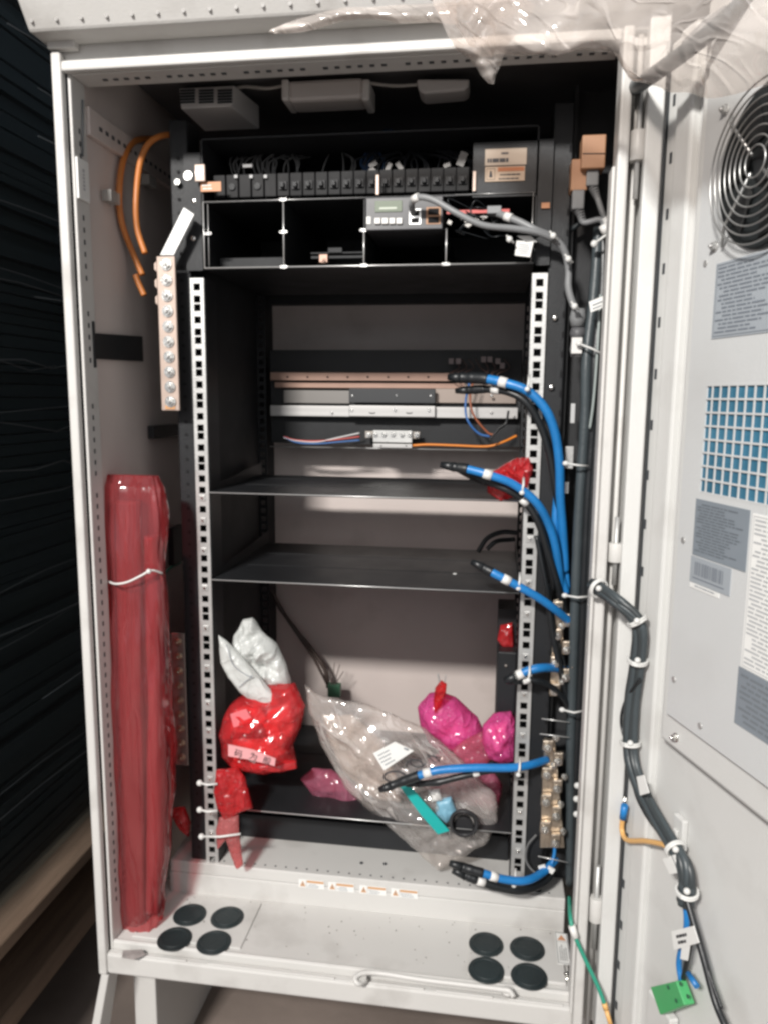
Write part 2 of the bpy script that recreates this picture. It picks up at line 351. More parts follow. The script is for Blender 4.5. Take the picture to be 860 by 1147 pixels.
# outer shell
zr0_ = at(120, 21, Y=-.185).z
mb = MB(); mb.box(-.352, -.346, -.10, .44, -.96, zr0_+.034); mb.build('outer_wall', PAINT, cab, bevel=.002)
mb = MB(); mb.box(.346, .352, -.10, .44, -.96, zr0_+.034); mb.build('outer_wall', PAINT, cab, bevel=.002)
mb = MB(); mb.box(-.344, -.3375, -.094, .40, -.92, zr0_+.034); mb.build('inner_wall', PAINT2, cab, bevel=.001)
mb = MB(); mb.box(.336, .344, -.055, .40, -.92, zr0_+.034); mb.build('inner_wall', BLACKM, cab, bevel=.001)
mb = MB(); mb.box(-.345, .345, .395, .402, -.92, zr0_+.034); mb.build('back_wall', PAINT2, cab)
mb = MB(); mb.box(-.335, .335, -.089, .394, zr0_+.028, zr0_+.034); mb.build('ceiling_panel', CEIL, cab)
mb = MB(); mb.box(-.335, .335, .362, .390, .02, zr0_+.034); mb.box(-.335, -.20, .30, .36, .05, zr0_+.034); mb.build('upper_back_shade', BLACKM, cab)  # added black boxes stand in for the shadow at the top back
# rear side baffles beside the back wall (dark)
mb = MB(); mb.box(-.245, -.240, .05, .39, -.86, .10); mb.build('side_baffle', BLACKM, cab)
# rim
mb = MB()
mb.box(XL, -.3375, YF, YF+.012, ZB, ZT+.02)               # left lip
mb.box(-.3376, .3018, YF+.0005, YF+.012, ZT-.002, ZT+.010)   # top lip
mb.build('front_rim', PAINT, cab, bevel=.003)
mb = MB(); mb.box(-.3372, -.333, -.127, -.094, -.93, .235)   # left jamb return
mb.build('left_jamb', PAINT, cab, bevel=.0015)
mb = MB()    # slots down the jamb
for k in range(72):
    z = .17-k*.0145
    if k in (4, 5, 6, 13, 14, 20, 21, 22, 30): continue
    mb.box(-.3332, -.3324, -.1135, -.1105, z-.003, z+.003)
mb.build('jamb_slot', GASK, cab, split=True)
mb = MB(); mb.box(-.3325, .3015, -.127, -.09, .228, .245); mb.build('top_return', PAINT, cab, bevel=.001)
mb = MB()
for k in range(44):
    if k % 7 != 5: mb.box(-.30+k*.0136, -.2945+k*.0136, -.112, -.108, .2268, .2281)
mb.build('return_slot', GASK, cab, split=True)
mb = MB(); mb.box(-.333, .30, -.085, -.06, .2405, .2455); mb.build('ceiling_strip', CREAM, cab)
mb = MB(); mb.box(-.28, .28, .038, .11, zr0_+.025, zr0_+.0275); mb.build('fitting_plate', CEIL, cab)
mb = MB(); mb.box(-.3374, -.329, -.0935, .39, .172, .205); mb.build('upper_side_rail', PAINT2, cab, bevel=.001)
mb = MB()
for k in range(24): mb.box(-.3290, -.3283, -.07+k*.016, -.063+k*.016, .184, .189)
mb.build('side_rail_slot', GASK, cab)
# header above the rim
mb = MB(); mb.box(-.352, .352, -.128, -.10, .241, zr0_+.0345); mb.build('header_panel', PAINT, cab, bevel=.004)
mb = MB(); mb.box(-.352, -.318, -.142, -.129, .252, .266); mb.build('corner_plate', PAINT, cab, bevel=.0015, split=True)
zr_ = at(120, 21, Y=-.185).z; mb = MB(); xr_ = at(20, 10, Y=-.185).x; mb.hexa([(xr_, -.166, zr_), (.46, -.166, zr_), (.46, -.1285, zr_), (xr_, -.1285, zr_), (xr_, -.193, zr_+.035), (.46, -.193, zr_+.035), (.46, -.1285, zr_+.035), (xr_, -.1285, zr_+.035)]); mb.box(xr_, .46, -.191, .50, zr_+.0352, zr_+.06); mb.box(xr_, -.3525, -.1283, .50, zr_, zr_+.035)
mb.build('roof_canopy', PAINT, cab, bevel=.005)
mb = MB()
for k in range(24): mb.cyl((-.350+k*.030, -.1724, zr_+.0085), (0, -1, 0), .0022, .0018, 10)
mb.build('roof_rivet', mat('rivet', (.25, .24, .23), .5), cab, split=True)
# bottom: rim, pan, ledge
mb = MB(); mb.box(-.3372, .302, -.139, -.126, -.957, -.926); mb.box(-.3372, .302, -.1255, -.119, -.94, -.915); mb.build('bottom_rim', PAINT, cab, bevel=.0035)
mb = MB()
for a, b in ((-.32, -.22), (-.19, -.01), (.01, .11), (.125, .20), (.22, .29)): mb.box(a, b, -.1375, -.1345, -.927, -.9235)
mb.build('drain_rib', PAINT, cab, bevel=.001)
mb = MB(); mb.box(-.3372, .3015, -.1188, .02, -.935, -.918); mb.build('floor_pan', PAINT, cab, bevel=.001)
mb = MB(); mb.box(-.312, -.150, -.112, -.014, -.9178, -.9155); mb.build('gland_plate', PAINT, cab, bevel=.001)
gp = mb = MB(); mb.box(.166, .296, -.112, -.012, -.9178, -.9125); mb.build('gland_plate', PAINT, cab, bevel=.0015)
for i, (x, y) in enumerate(((213, 1025), (255, 1028), (196, 1052), (240, 1056), (544, 1058), (590, 1063), (544, 1087), (592, 1094))):
    zt = -.9152 if i < 4 else -.9122
    p = at(x, y, Z=zt); mb = MB(); mb.cyl(p, (0, 0, 1), .0245, .0014, 48, r2=.0238); mb.cyl(p+Vector((0, 0, .0014)), (0, 0, 1), .0208, .0006, 40, r2=.0205); mb.tube([p+Vector((math.cos(t)*.0185, math.sin(t)*.0178, .0020)) for t in [2*math.pi*j/40 for j in range(41)]], .0009, 6, cap=False)
    k = mb.build('knockout_grommet', RUB, cab)
mb = MB()
mb.box(-.30, .302, -.004, .394, -.885, -.866); mb.box(-.3015, .302, -.0045, .001, -.93, -.8855)
mb.build('rear_ledge', PAINT, cab, bevel=.0015)
mb = MB()
for k in range(34): mb.cyl((-.265+k*.0165, .006, -.8662), (0, 0, 1), .0016, .0006, 8)
for x, y in ((431, 968), (405, 967)): mb.cyl(at(x, y, Z=-.8658), (0, 0, 1), .0028, .0012, 8)
mb.build('ledge_hole', GASK, cab)
# warning labels on the ledge
for i, x in enumerate((335, 368, 403, 438)):
    p = at(x, 984, Y=-.0046); z0 = -.889; z1 = -.8755
    L = MB(); L.box(p.x, p.x+.040, -.0054, -.0047, z0, z1); lb = L.build('warning_label', PAPER, cab)
    L = MB(); L.face([(p.x+.0012, -.0056, z0+.0012), (p.x+.0118, -.0056, z0+.0012), (p.x+.0118, -.0056, z1-.0012), (p.x+.0012, -.0056, z1-.0012)]); L.build('label_ground', PAPER, lb)
    L = MB(); L.face([(p.x+.0022, -.0058, z0+.0022), (p.x+.0108, -.0058, z0+.0022), (p.x+.0065, -.0058, z1-.002)]); L.face([(p.x+.013, -.0058, z1-.0045), (p.x+.039, -.0058, z1-.0045), (p.x+.039, -.0058, z1-.001), (p.x+.013, -.0058, z1-.001)]); L.build('warning_triangle', SIGN, lb)
    L = MB(); L.face([(p.x+.006, -.006, z0+.0045), (p.x+.007, -.006, z0+.0045), (p.x+.0072, -.006, z1-.005), (p.x+.0058, -.006, z1-.005)])
    L.face([(p.x+.006, -.006, z0+.003), (p.x+.007, -.006, z0+.003), (p.x+.007, -.006, z0+.0038), (p.x+.006, -.006, z0+.0038)])
    for a in ((.0120, .0123),): L.face([(p.x+a[0], -.006, z0+.0008), (p.x+a[1], -.006, z0+.0008), (p.x+a[1], -.006, z1-.0008), (p.x+a[0], -.006, z1-.0008)])
    textlines(L, lambda u, v, o: (u, -.0058, v), p.x+.014, p.x+.039, z0+.001, z1-.0055, 3, i, h=.35); L.build('label_print', GREYINK, lb)
# vertical warning label at the right of the pan
p = at(622, 1046, Z=-.9125)
L = MB(); L.box(p.x-.002, p.x+.016, -.078, -.016, -.9124, -.9118); lb = L.build('warning_label', PAPER, cab)
L = MB(); x0 = p.x; L.face([(x0+.001, -.032, -.9112), (x0+.013, -.032, -.9112), (x0+.007, -.021, -.9112)]); L.build('warning_triangle', SIGNT, lb)
L = MB()
for a, b, c, d in ((-.0012, .0152, -.0165, -.0172), (-.0012, .0152, -.0765, -.0772), (-.0012, -.0005, -.0765, -.0165), (.0145, .0152, -.0765, -.0165), (-.0012, .0152, -.0345, -.035)):
    L.face([(x0+a, c, -.9113), (x0+b, c, -.9113), (x0+b, d, -.9113), (x0+a, d, -.9113)])
textlines(L, lambda u, v, o: (v, u, -.9113), -.072, -.040, x0+.002, x0+.013, 4, 9, h=.3); L.build('label_print', INK, lb)
# plinth
mb = MB(); mb.box(-.335, -.30, -.07, .40, -1.22, -.962); mb.box(-.299, .33, .33, .36, -1.215, -.962); mb.box(.30, .335, -.07, .40, -1.22, -.962); mb.build('plinth', PAINT, cab, bevel=.002, split=True)
mb = MB(); mb.hexa([(-.40, -.15, -1.218), (-.385, -.15, -1.218), (-.385, -.10, -1.218), (-.40, -.10, -1.218), (-.349, -.135, -.962), (-.337, -.135, -.962), (-.337, -.10, -.962), (-.349, -.10, -.962)]); mb.build('outrigger_foot', PAINT, cab, bevel=.002, split=True)

# right jamb
mb = MB(); mb.box(.3015, .3135, -.150, -.115, -.955, .238); mb.build('right_jamb_lip', PAINT, cab, bevel=.003)
mb = MB(); mb.box(.3140, .352, -.118, -.10, -.958, .277); mb.build('right_jamb', PAINT, cab, bevel=.002)
mb = MB(); mb.box(.2975, .3012, -.143, -.118, -.93, .10); mb.build('right_jamb_return', PAINT, cab, bevel=.0012)
mb = MB(); mb.tube([(.3225, -.130, -.955), (.3225, -.130, .235)], .0030, 10); mb.build('seal_strip', PAINT, cab)
# hinges
for zc, h in ((.120, .045), (-.325, .032), (-.78, .045)):
    mb = MB(); mb.cyl((.3235, -.141, zc-h*.35), (0, 0, 1), .0085, h*.7, 20); mb.box(.3235, .344, -.137, -.131, zc-h*.28, zc+h*.28); mb.box(.314, .331, -.134, -.1185, zc-h*.3, zc+h*.3)
    hg = mb.build('hinge', PAINT, cab, bevel=.001)
    mb = MB(); mb.tube([(.3235, -.141, zc-h*1.2), (.3235, -.141, zc+h*1.3)], .003, 10); mb.build('hinge_pin', ZINC, hg)
    mb = MB()
    for dx, dz in ((.010, -.045), (.017, -.03), (.012, .036)): mb.bolt((.330+dx, -.1215, zc+dz), (0, -1, 0), .0038, .006)
    mb.build('hinge_screw', SCREW, hg, split=True)

# ---- rack rails with square holes
def hz(k): return -k*.04445/3
SCR_L = {20, 22, 25, 29, 33, 37, 41, 44, 49, 53, 55}
SCR_R = {20, 23, 27, 30, 34, 38, 42, 45, 50, 54, 57}
for side, X, scr in ((-1, -.2325, SCR_L), (1, .2325, SCR_R)):
    w = .0098; hw = .0048; mb = MB(); z0 = .012; z1 = -.868
    for a, b in ((X-w, X-hw), (X+hw, X+w)): mb.box(a, b, 0, .002, z1, z0)
    zz = z0; t = -1
    for k in range(0, 59):
        h = hz(k)+(.0018 if k % 3 == 2 else (-.0016 if k % 3 == 1 else 0))  # groups of three
        if h-hw < z1: break
        mb.box(X-hw, X+hw, 0, .002, h+hw, zz); zz = h-hw
    mb.box(X-hw, X+hw, 0, .002, z1, zz)
    rl = mb.build('mounting_rail', ZINC, cab)
    mb = MB(); xx = X-side*w
    mb.box(xx-.001, xx+.001, .0022, .045, z1, z0); mb.box(X-w*.9, X+w*.9, .040, .042, z1, z0); mb.build('rail_web', BLACK, rl)
    mb = MB(); nt_ = MB()
    for k in scr:
        h = hz(k)+(.0018 if k % 3 == 2 else (-.0016 if k % 3 == 1 else 0))
        nt_.box(X-.0046, X+.0046, -.0012, .006, h-.0046, h+.0046)
        mb.cyl((X, -.0013, h), (0, -1, 0), .0026, .0016, 12, r2=.0018)
    nt_.build('cage_nut', ZINC, rl, bevel=.0008, split=True); mb.build('rail_screw', SCREW, rl, split=True)
    # rear rail
    mb = MB(); Y2 = .292; w = .008; hw = .0042
    for a, b in ((X-w, X-hw), (X+hw, X+w)): mb.box(a, b, Y2, Y2+.002, z1, .16)
    zz = .16
    for k in range(-9, 59):
        h = hz(k); mb.box(X-hw, X+hw, Y2, Y2+.002, h+hw, zz); zz = h-hw
    mb.build('rear_rail', BLACK, cab)
# upright columns beside the front rails
mb = MB(); mb.box(-.268, -.2425, .004, .05, -.866, .22); c1 = mb.build('upright_column', BLACK, cab, bevel=.002)
mb = MB()
for k in range(58): mb.cyl((-.2555, .0038, .17-k*.0178), (0, -1, 0), .0025, .0006, 10)
mb.build('column_hole', DARK, c1)
mb = MB(); mb.box(.2428, .268, .004, .05, -.866, .22); c2 = mb.build('upright_column', BLACK, cab, bevel=.002)
mb = MB()
for k in range(40): mb.box(.2635, .2665, .0030, .0039, .16-k*.0255, .168-k*.0255)
mb.build('column_hole', DARK, c2)
mb = MB()
for x, y in ((621, 356), (617, 434)): mb.ball(at(x, y, Y=.001), .004, (1, .5, 1))
for x, y in ((217, 267), (218, 225)): mb.ball(at(x, y, Y=-.001), .004, (1, .5, 1))
mb.build('column_screw', SCREW, cab, split=True)
mb = MB(); mb.box(.2685, .334, .045, .05, -.866, .245); mb.box(.2685, .2735, .02, .0445, -.866, .245); mb.build('right_side_plate', BLACKM, cab)
# silver rail piece up right, above the power shelf
mb = MB(); X = .2325; 
for a, b in ((X-.009, X-.005), (X+.005, X+.009)): mb.box(a, b, .0, .002, .125, .175)
for z0, z1 in ((.125, .129), (.139, .145), (.155, .161), (.17, .175)): mb.box(X-.005, X+.005, 0, .002, z0, z1)
mb.build('rail_top', mat('dull_zinc', (.2, .2, .2), .5, metal=.6), cab)
# black bracket and straps on the left wall
p0, p1 = at(105, 373, X=-.334), at(160, 405, X=-.334)
mb = MB(); mb.hexa([(-.3355, at(107, 402, X=-.334).y, at(107, 402, X=-.334).z), (-.332, at(107, 402, X=-.334).y, at(107, 402, X=-.334).z), (-.332, p1.y, p1.z), (-.3355, p1.y, p1.z),
    (-.3355, p0.y, p0.z), (-.332, p0.y, p0.z), (-.332, p1.y, at(160, 377, X=-.334).z), (-.3355, p1.y, at(160, 377, X=-.334).z)])
a = at(104, 360, X=-.334); b = at(108, 412, X=-.334); mb.box(-.3355, -.331, a.y-.004, a.y+.001, b.z, a.z)
mb.build('wall_bracket', BLACK, cab, bevel=.001)
for x0, y0, x1, y1 in ((168, 477, 200, 488), (190, 592, 204, 627), (193, 300, 203, 345)):
    a, b = at(x0, y0, X=-.332), at(x1, y1, X=-.332); mb = MB(); mb.box(-.3355, -.326, a.y, b.y, b.z, a.z); mb.build('wall_bracket', BLACK, cab, bevel=.001)
a = at(183, 640, X=-.334); mb = MB(); mb.tube(spline([at(178, 652, X=-.33), at(190, 637, X=-.33), at(203, 630, X=-.33)]), .002); mb.build('green_earth_wire', GREENW, label='short green wire on the left inner wall behind the long red package', cat='wire')

# ---- the door
dr = MB(); 
ZDT, ZDB, SE = .228, -.975, .66
dr.dbox(0, SE, ZDB, ZDT, -.045, -.012)                      # skin
door_o = dr.build('door', DOORP, cab, bevel=.003)
mb = MB(); mb.dbox(-.003, .022, ZDB+.01, ZDT-.01, -.0118, .0); mb.dbox(.0225, .052, ZDB+.01, ZDT-.01, -.0118, .006); mb.build('hinge_flange', DOORP, door_o, bevel=.003)
mb = MB(); mb.dbox(.0522, SE, ZDB+.01, ZDT-.01, -.0116, -.003); mb.build('inner_panel', DOORP, door_o)
mb = MB(); mb.dbox(-.0052, -.0032, ZDB+.01, ZDT-.01, -.03, .0000); mb.build('door_gasket', GASK, door_o)
mb = MB(); mb.box(.3285, .3462, -.1545, -.1400, ZDB+.02, ZDT-.01); mb.box(.330, .3515, -.1395, -.119, ZDB+.02, .277); mb.build('hinge_plate', DOORP, door_o, bevel=.002)
mb = MB()
for x, y in ((755, 112), (751, 177), (747, 240), (743, 301), (738, 361), (734, 419), (729.5, 476), (725, 532), (722, 587), (719, 640), (702, 938), (698, 990), (695.5, 1036), (692.6, 1081), (690, 1126)):
    s_, z_ = door(x, y); mb.hexa([D(s_-.0022, z_-.0055, -.001), D(s_+.0022, z_-.0055, -.001), D(s_+.0022, z_-.0055, .0006), D(s_-.0022, z_-.0055, .0006), D(s_-.0022, z_+.0055, -.001), D(s_+.0022, z_+.0055, -.001), D(s_+.0022, z_+.0055, .0006), D(s_-.0022, z_+.0055, .0006)])
mb.build('flange_slot', GASK, door_o)
# raised frame that carries the cooler
mb = MB(); mb.dbox(.0775, SE-.06, -.510, .22, -.0028, .012); mb.build('cooler_frame', DOORP, door_o, bevel=.004)
mb = MB(); mb.dbox(.100, .118, -.63, -.585, -.0028, .004); mb.dbox(.106, .113, -.617, -.598, .0042, .008); mb.build('latch_plate', DOORP, door_o, bevel=.0015)

# ---- cooler (door-mounted air conditioner / heat exchanger)
ac = thing('door_cooler', 'flat grey cooling unit with round fan and blue grille inside the open door', 'cooler', D(.3, -.485, .012))
SO = .017
mb = MB()
gs0, gs1, gz0, gz1 = .1255, .36, -.2365, -.1355
mb.dbox(.095, gs0, -.474, .195, .0122, SO); mb.dbox(gs1, .58, -.474, .195, .0122, SO)
mb.dbox(gs0, gs1, -.474, gz0, .0122, SO); mb.dbox(gs0, gs1, gz1, .20, .0122, SO)
mb.build('cover', COVERP, ac)
mb = MB(); mb.dbox(gs0, gs1, gz0, gz1, .0110, .0155)
mb.build('grille_fins', FIN, ac)
mb = MB()
for i in range(9): zc = gz0+(gz1-gz0)*i/8; mb.dbox(gs0, gs1, zc-.0009, zc+.0009, .0162, SO+.0003)
for i in range(19): sc = gs0+.0085+.0120*i; mb.dbox(sc-.0010, sc+.0010, gz0, gz1, .0162, SO+.0001)
mb.build('vent_grille', COVERP, ac)
# fan
fc = (.193, .044); fr = .0665
mb = MB(); 
mb.cyl(D(fc[0], fc[1], SO+.0005), DN, fr+.001, .0015, 64); fan = mb.build('fan', mat('fan_well', (.012, .015, .016), .6), ac)
mb = MB()
for k in range(7):
    a = 2*math.pi*k/7; 
    def fp(r, da, o): return D(fc[0]+r*math.cos(a+da), fc[1]+r*math.sin(a+da), SO+o)
    mb.hexa([fp(.025, 0, .003), fp(.058, .12, .003), fp(.058, .62, .005), fp(.025, .5, .005), fp(.025, 0, .004), fp(.058, .12, .004), fp(.058, .62, .006), fp(.025, .5, .006)])
mb.cyl(D(*fc, SO+.002), DN, .014, .005, 32); mb.build('fan_blade', mat('fan_blade', (.012, .013, .014), .4), fan)
mb = MB()
for k in range(8):
    r = .0125+k*.0074; mb.tube([D(fc[0]+r*math.cos(t), fc[1]+r*math.sin(t), SO+.013+.004*(1-r/.07)) for t in [2*math.pi*j/72 for j in range(73)]], .00085, 8, cap=False)
for k in range(4):
    a = math.pi/4+k*math.pi/2; mb.tube([D(fc[0]+r*math.cos(a), fc[1]+r*math.sin(a), SO+o) for r, o in ((.010, .0145), (.06, .0115), (.079, .003))], .0014, 8)
mb.build('fan_guard', mat('guard_wire', (.45, .45, .44), .35, metal=.8), fan)
mb = MB()
for x, y in ((813, 123), (801, 276)): s_, z_ = door(x, y, SO); mb.bolt(D(s_, z_, SO), DN, .0035, .006)
for x, y in ((790, 295),): s_, z_ = door(x, y, SO); mb.cyl(D(s_, z_, SO), DN, .003, .001, 12)
for x, y in ((765, 605), (754.5, 761), (784, 813)): s_, z_ = door(x, y, SO); mb.cyl(D(s_, z_, SO), DN, .0034, .0012, 14, r2=.003)
mb.build('cover_screw', ZINC, ac, split=True)
mb = MB(); s_, z_ = door(757, 826, .012); mb.bolt(D(s_, z_, .012), DN, .0035, .006); mb.build('frame_screw', SCREW, door_o)
def dlabel(name, q, m, pm, rows, seed, parts=(), parent=ac, off=SO, bord=False):
    """label on the cooler; q = s0,s1,z0,z1"""
    s0, s1, z0, z1 = q; L = MB(); L.dbox(s0, s1, z0, z1, off+.0001, off+.0007); lb = L.build(name, m, parent)
    L = MB(); P = lambda u, v, o: D(u, v, off+.0007+o)
    if rows: textlines(L, P, s0+.004, s1-.004, z0+.004, z1-.003, rows, seed, h=.42, off=.0003)
    if bord:
        for a, b, c, d in ((s0+.002, s1-.002, z0+.0018, z0+.0024), (s0+.002, s1-.002, z1-.0024, z1-.0018), (s0+.002, s0+.0026, z0+.002, z1-.002)): L.face([P(a, c, .0003), P(b, c, .0003), P(b, d, .0003), P(a, d, .0003)])
    for a, b, c, d in parts: L.face([P(a, c, .0003), P(b, c, .0003), P(b, d, .0003), P(a, d, .0003)])
    L.build('label_print', pm, lb); return lb
dlabel('rating_label', (.1275, .222, -.093, -.0255), LAB, LABT, 17, 5, bord=True)
dlabel('instruction_label', (.1215, .201, -.2985, -.2435), LABD, mat('label_print_dim', (.13, .15, .17), .5), 17, 6)
bars = []; rd = random.Random(5); a = .1275
while a < .172: w = .0007+rd.random()*.0014; bars.append((a, a+w, -.3175, -.3045)); a += w+.0006+rd.random()*.0012
dlabel('barcode_label', (.120, .182, -.3255, -.3000), LAB, LABT, 0, 7, bars+[(.125, .174, -.3212, -.3200)])
dlabel('part_number_strip', (.121, .167, -.3312, -.3268), PAPER, GREYINK, 1, 8)
dlabel('wiring_diagram_sheet', (.205, .31, -.383, -.2455), PAPER, mat('faint_ink', (.42, .43, .44), .6), 34, 12, [], bord=True)
dlabel('notice_label', (.2025, .31, -.437, -.384), LABD, mat('label_print_dim2', (.16, .18, .20), .5), 9, 13)

# ================================================================ power shelf
ps = thing('power_shelf', 'black power subrack with bright edged empty slots at the top of the rack', 'power unit', (0, .1, .025))
zb_ = at(360, 298, Y=-.004).z; zt_ = at(360, 222, Y=-.004).z; ztop = at(360, 160, Y=.03).z
xe0 = at(228, 260, Y=-.004).x; xe1 = at(598, 260, Y=-.004).x
x1_ = at(317.5, 260, Y=-.004).x; x2_ = at(407.5, 260, Y=-.004).x; x3_ = at(499.5, 260, Y=-.004).x; zm = at(430, 257, Y=-.004).z
mb = MB()
mb.box(xe0, xe1, .0, .26, zb_-.002, zb_); mb.box(xe0, xe1, .0, .26, zt_-.001, zt_+.001); mb.box(xe0, xe1, .262, .265, zb_, ztop)
mb.box(xe0-.002, xe0, 0, .26, zb_, ztop); mb.box(xe1, xe1+.002, 0, .26, zb_, ztop)
mb.box(x1_-.0008, x1_+.0008, .001, .26, zb_, zt_); mb.box(x2_-.0008, x2_+.0008, .001, .26, zb_, zt_); mb.box(x3_-.0008, x3_+.0008, .001, .26, zb_, zm)
mb.box(x2_, x3_, .001, .26, zm-.001, zm+.001); mb.box(xe0, xe1, .001, .26, ztop, ztop+.002)
mb.build('housing', BLACK, ps)
mb = MB()   # bright bare edges
def edge(a, b, r=.00075): mb.tube([a, b], r, 6)
Yf = -.002
edge((xe0, Yf, zb_), (xe1, Yf, zb_), .0009); edge((xe0, Yf, zt_), (x2_, Yf, zt_), .0004); edge((xe0, Yf, zb_), (xe0, Yf, zt_), .0009); edge((xe0+.005, Yf+.004, zb_+.002), (xe0+.005, Yf+.004, zt_-.002), .0005)
edge((x1_, Yf, zb_), (x1_, Yf, zt_), .0008); edge((x2_, Yf, zb_), (x2_, Yf, zm), .0010); edge((x3_, Yf, zb_), (x3_, Yf, zm), .0009)
edge((xe1-.003, Yf, zb_), (xe1-.003, Yf, zt_), .0004); edge((x3_+.01, Yf, zt_), (xe1, Yf, zt_), .0003)
for x, z in ((x1_, zb_), (x2_, zb_), (x3_, zb_), (x1_, zm), (x2_, zm), (xe0+.006, zm), (x1_, zt_)):
    for s_ in (-1, 1): mb.tube([Vector((x+s_*.002+.0035*math.cos(t)*1, Yf-.001, z+.0014*math.sin(t))) for t in [2*math.pi*j/14 for j in range(15)]], .0008, 6)
mb.build('slot_edge', EDGE, ps)
mb = MB()
mb.box(xe0+.003, x1_-.002, .05, .052, zb_+.002, zb_+.022); mb.box(x1_+.03, x2_-.002, .03, .036, zb_+.016, zb_+.019); mb.box(x1_+.03, x2_-.002, .028, .036, zb_+.022, zb_+.0235)
mb.box(x1_+.055, x1_+.074, .026, .036, zb_+.023, zb_+.029); mb.build('slot_backplane', BLACKM, ps, split=True)
mb = MB(); mb.box(x1_+.043, x1_+.054, .024, .034, zb_+.010, zb_+.020); mb.bolt((x1_+.0485, .024, zb_+.013), (0, -1, 0), .003, .004); mb.build('copper_terminal', BUSBAR, ps, split=True)
# ears
mb = MB(); mb.box(-.2455, xe0-.0025, .0, -.002, zb_-.003, .175); mb.box(xe1+.0025, .2435, .0, -.002, zb_-.003, .175); mb.build('mounting_ear', BLACK, ps, split=True)
# breaker row
BRM = mat('shaded_breaker', (.006, .006, .007), .7, vary=.2); BRF = mat('breaker_face', (.02, .02, .022), .6); zc = at(400, 205, Y=.02).z  # breaker tones darkened in place of the shadow over the row
for k in range(20):
    p = at(246+k*14.3, 205, Y=.02)
    mb = MB(); mb.box(p.x-.0082, p.x+.0082, .02, .09, zc-.014, zc+.016); bo = mb.build('circuit_breaker', BRM, ps, bevel=.001)
    if k > 4:
        mb = MB(); mb.box(p.x-.0055, p.x+.0055, .0175, .0198, zc-.006, zc+.005); mb.build('breaker_face', BRF, bo, bevel=.0006)
        mb = MB(); mb.box(p.x-.0028, p.x+.0028, .012, .0174, zc-.004, zc+.003); mb.build('breaker_switch', BLACK, bo, bevel=.0006)
    elif k % 2:
        mb = MB(); mb.cyl((p.x, .0198, zc), (0, -1, 0), .005, .002, 16); mb.build('breaker_switch', BLACK, bo, bevel=.0006)
mb = MB()
for x, y in ((265, 198), (282, 198), (298, 198)): p = at(x, y, Y=.018); mb.box(p.x-.0022, p.x+.0022, .016, .0195, p.z-.002, p.z+.002)
p = at(278, 186, Y=.018); mb.box(p.x-.0065, p.x+.0065, .016, .0195, p.z-.002, p.z+.002)
mb.build('white_tab', mat('dim_white', (.4, .4, .4), .5), ps, split=True)
mb = MB()
for x, y0, y1, m_ in ((423, 196, 218, 0), (531, 192, 214, 0)): a = at(x, y0, Y=-.003); b = at(x, y1, Y=-.003); mb.box(a.x-.0018, a.x+.0018, -.004, -.003, b.z, a.z)
mb.build('divider_tab', COPPER, ps, split=True)
mb = MB(); a = at(225, 204, Y=-.005); b = at(248, 214, Y=-.005); mb.box(a.x, b.x, -.005, -.004, b.z, a.z); ol = mb.build('orange_label', SIGNT, ps)
mb = MB(); textlines(mb, lambda u, v, o: (u, -.0052, v), a.x+.002, b.x-.010, b.z+.002, a.z-.002, 2, 3, h=.4); mb.build('label_print', PAPER, ol)
mb = MB(); a = at(218, 184, Y=-.012); b = at(230, 203, Y=-.012); mb.box(a.x, b.x, -.012, -.008, b.z, a.z); lug = mb.build('earth_lug', COPPER, ps, bevel=.001)
mb = MB(); mb.bolt(((a.x+b.x)/2, -.0121, (a.z+b.z)/2), (0, -1, 0), .004, .004); mb.bolt(at(211, 197, Y=-.003), (0, -1, 0), .0045, .005); mb.bolt(at(199, 204, Y=-.003), (0, -1, 0), .003, .004); mb.build('lug_bolt', SCREW, lug, split=True)
# blank panel with signs, top right
a, b = at(530, 160, Y=0), at(603, 219, Y=0); mb = MB(); mb.box(a.x, b.x, .0, .003, b.z, a.z); mb.build('blank_panel', BLACK, ps)
a, b = at(543, 167, Y=-.002), at(589, 184, Y=-.002); mb = MB(); mb.box(a.x, b.x, -.0015, -.0005, b.z, a.z); l1 = mb.build('cream_label', mat('cream_label', (.42, .34, .27), .6), ps)
mb = MB(); textlines(mb, lambda u, v, o: (u, -.0018, v), a.x+.003, b.x-.003, b.z+.002, a.z-.010, 1, 2, h=.6); textlines(mb, lambda u, v, o: (u, -.0018, v), (a.x+b.x)/2-.006, (a.x+b.x)/2+.01, a.z-.008, a.z-.003, 1, 2, h=.5); mb.build('label_print', INK, l1)
a, b = at(543, 187, Y=-.002), at(587, 202, Y=-.002); mb = MB(); mb.box(a.x, b.x, -.0015, -.0005, b.z, a.z); l1 = mb.build('warning_label', mat('cream_label2', (.50, .38, .28), .6), ps)
mb = MB(); mb.box(a.x+.016, b.x-.001, -.0019, -.0016, a.z-.006, a.z-.001); mb.build('label_header', mat('header', (.42, .15, .06), .6), l1)
mb = MB(); textlines(mb, lambda u, v, o: (u, -.0019, v), a.x+.017, b.x-.002, b.z+.001, a.z-.007, 2, 4, h=.35); w_ = a.x+.002
for q in ((w_, w_+.0005, b.z+.002, a.z-.002), (w_+.010, w_+.0105, b.z+.002, a.z-.002), (w_, w_+.01, b.z+.002, b.z+.0025), (w_, w_+.01, a.z-.0025, a.z-.002)): mb.face([(q[0], -.0019, q[2]), (q[1], -.0019, q[2]), (q[1], -.0019, q[3]), (q[0], -.0019, q[3])])
mb.face([(w_+.003, -.0019, b.z+.005), (w_+.0075, -.0019, b.z+.005), (w_+.006, -.0019, a.z-.005), (w_+.004, -.0019, a.z-.005)]); mb.build('label_print', INK, l1)
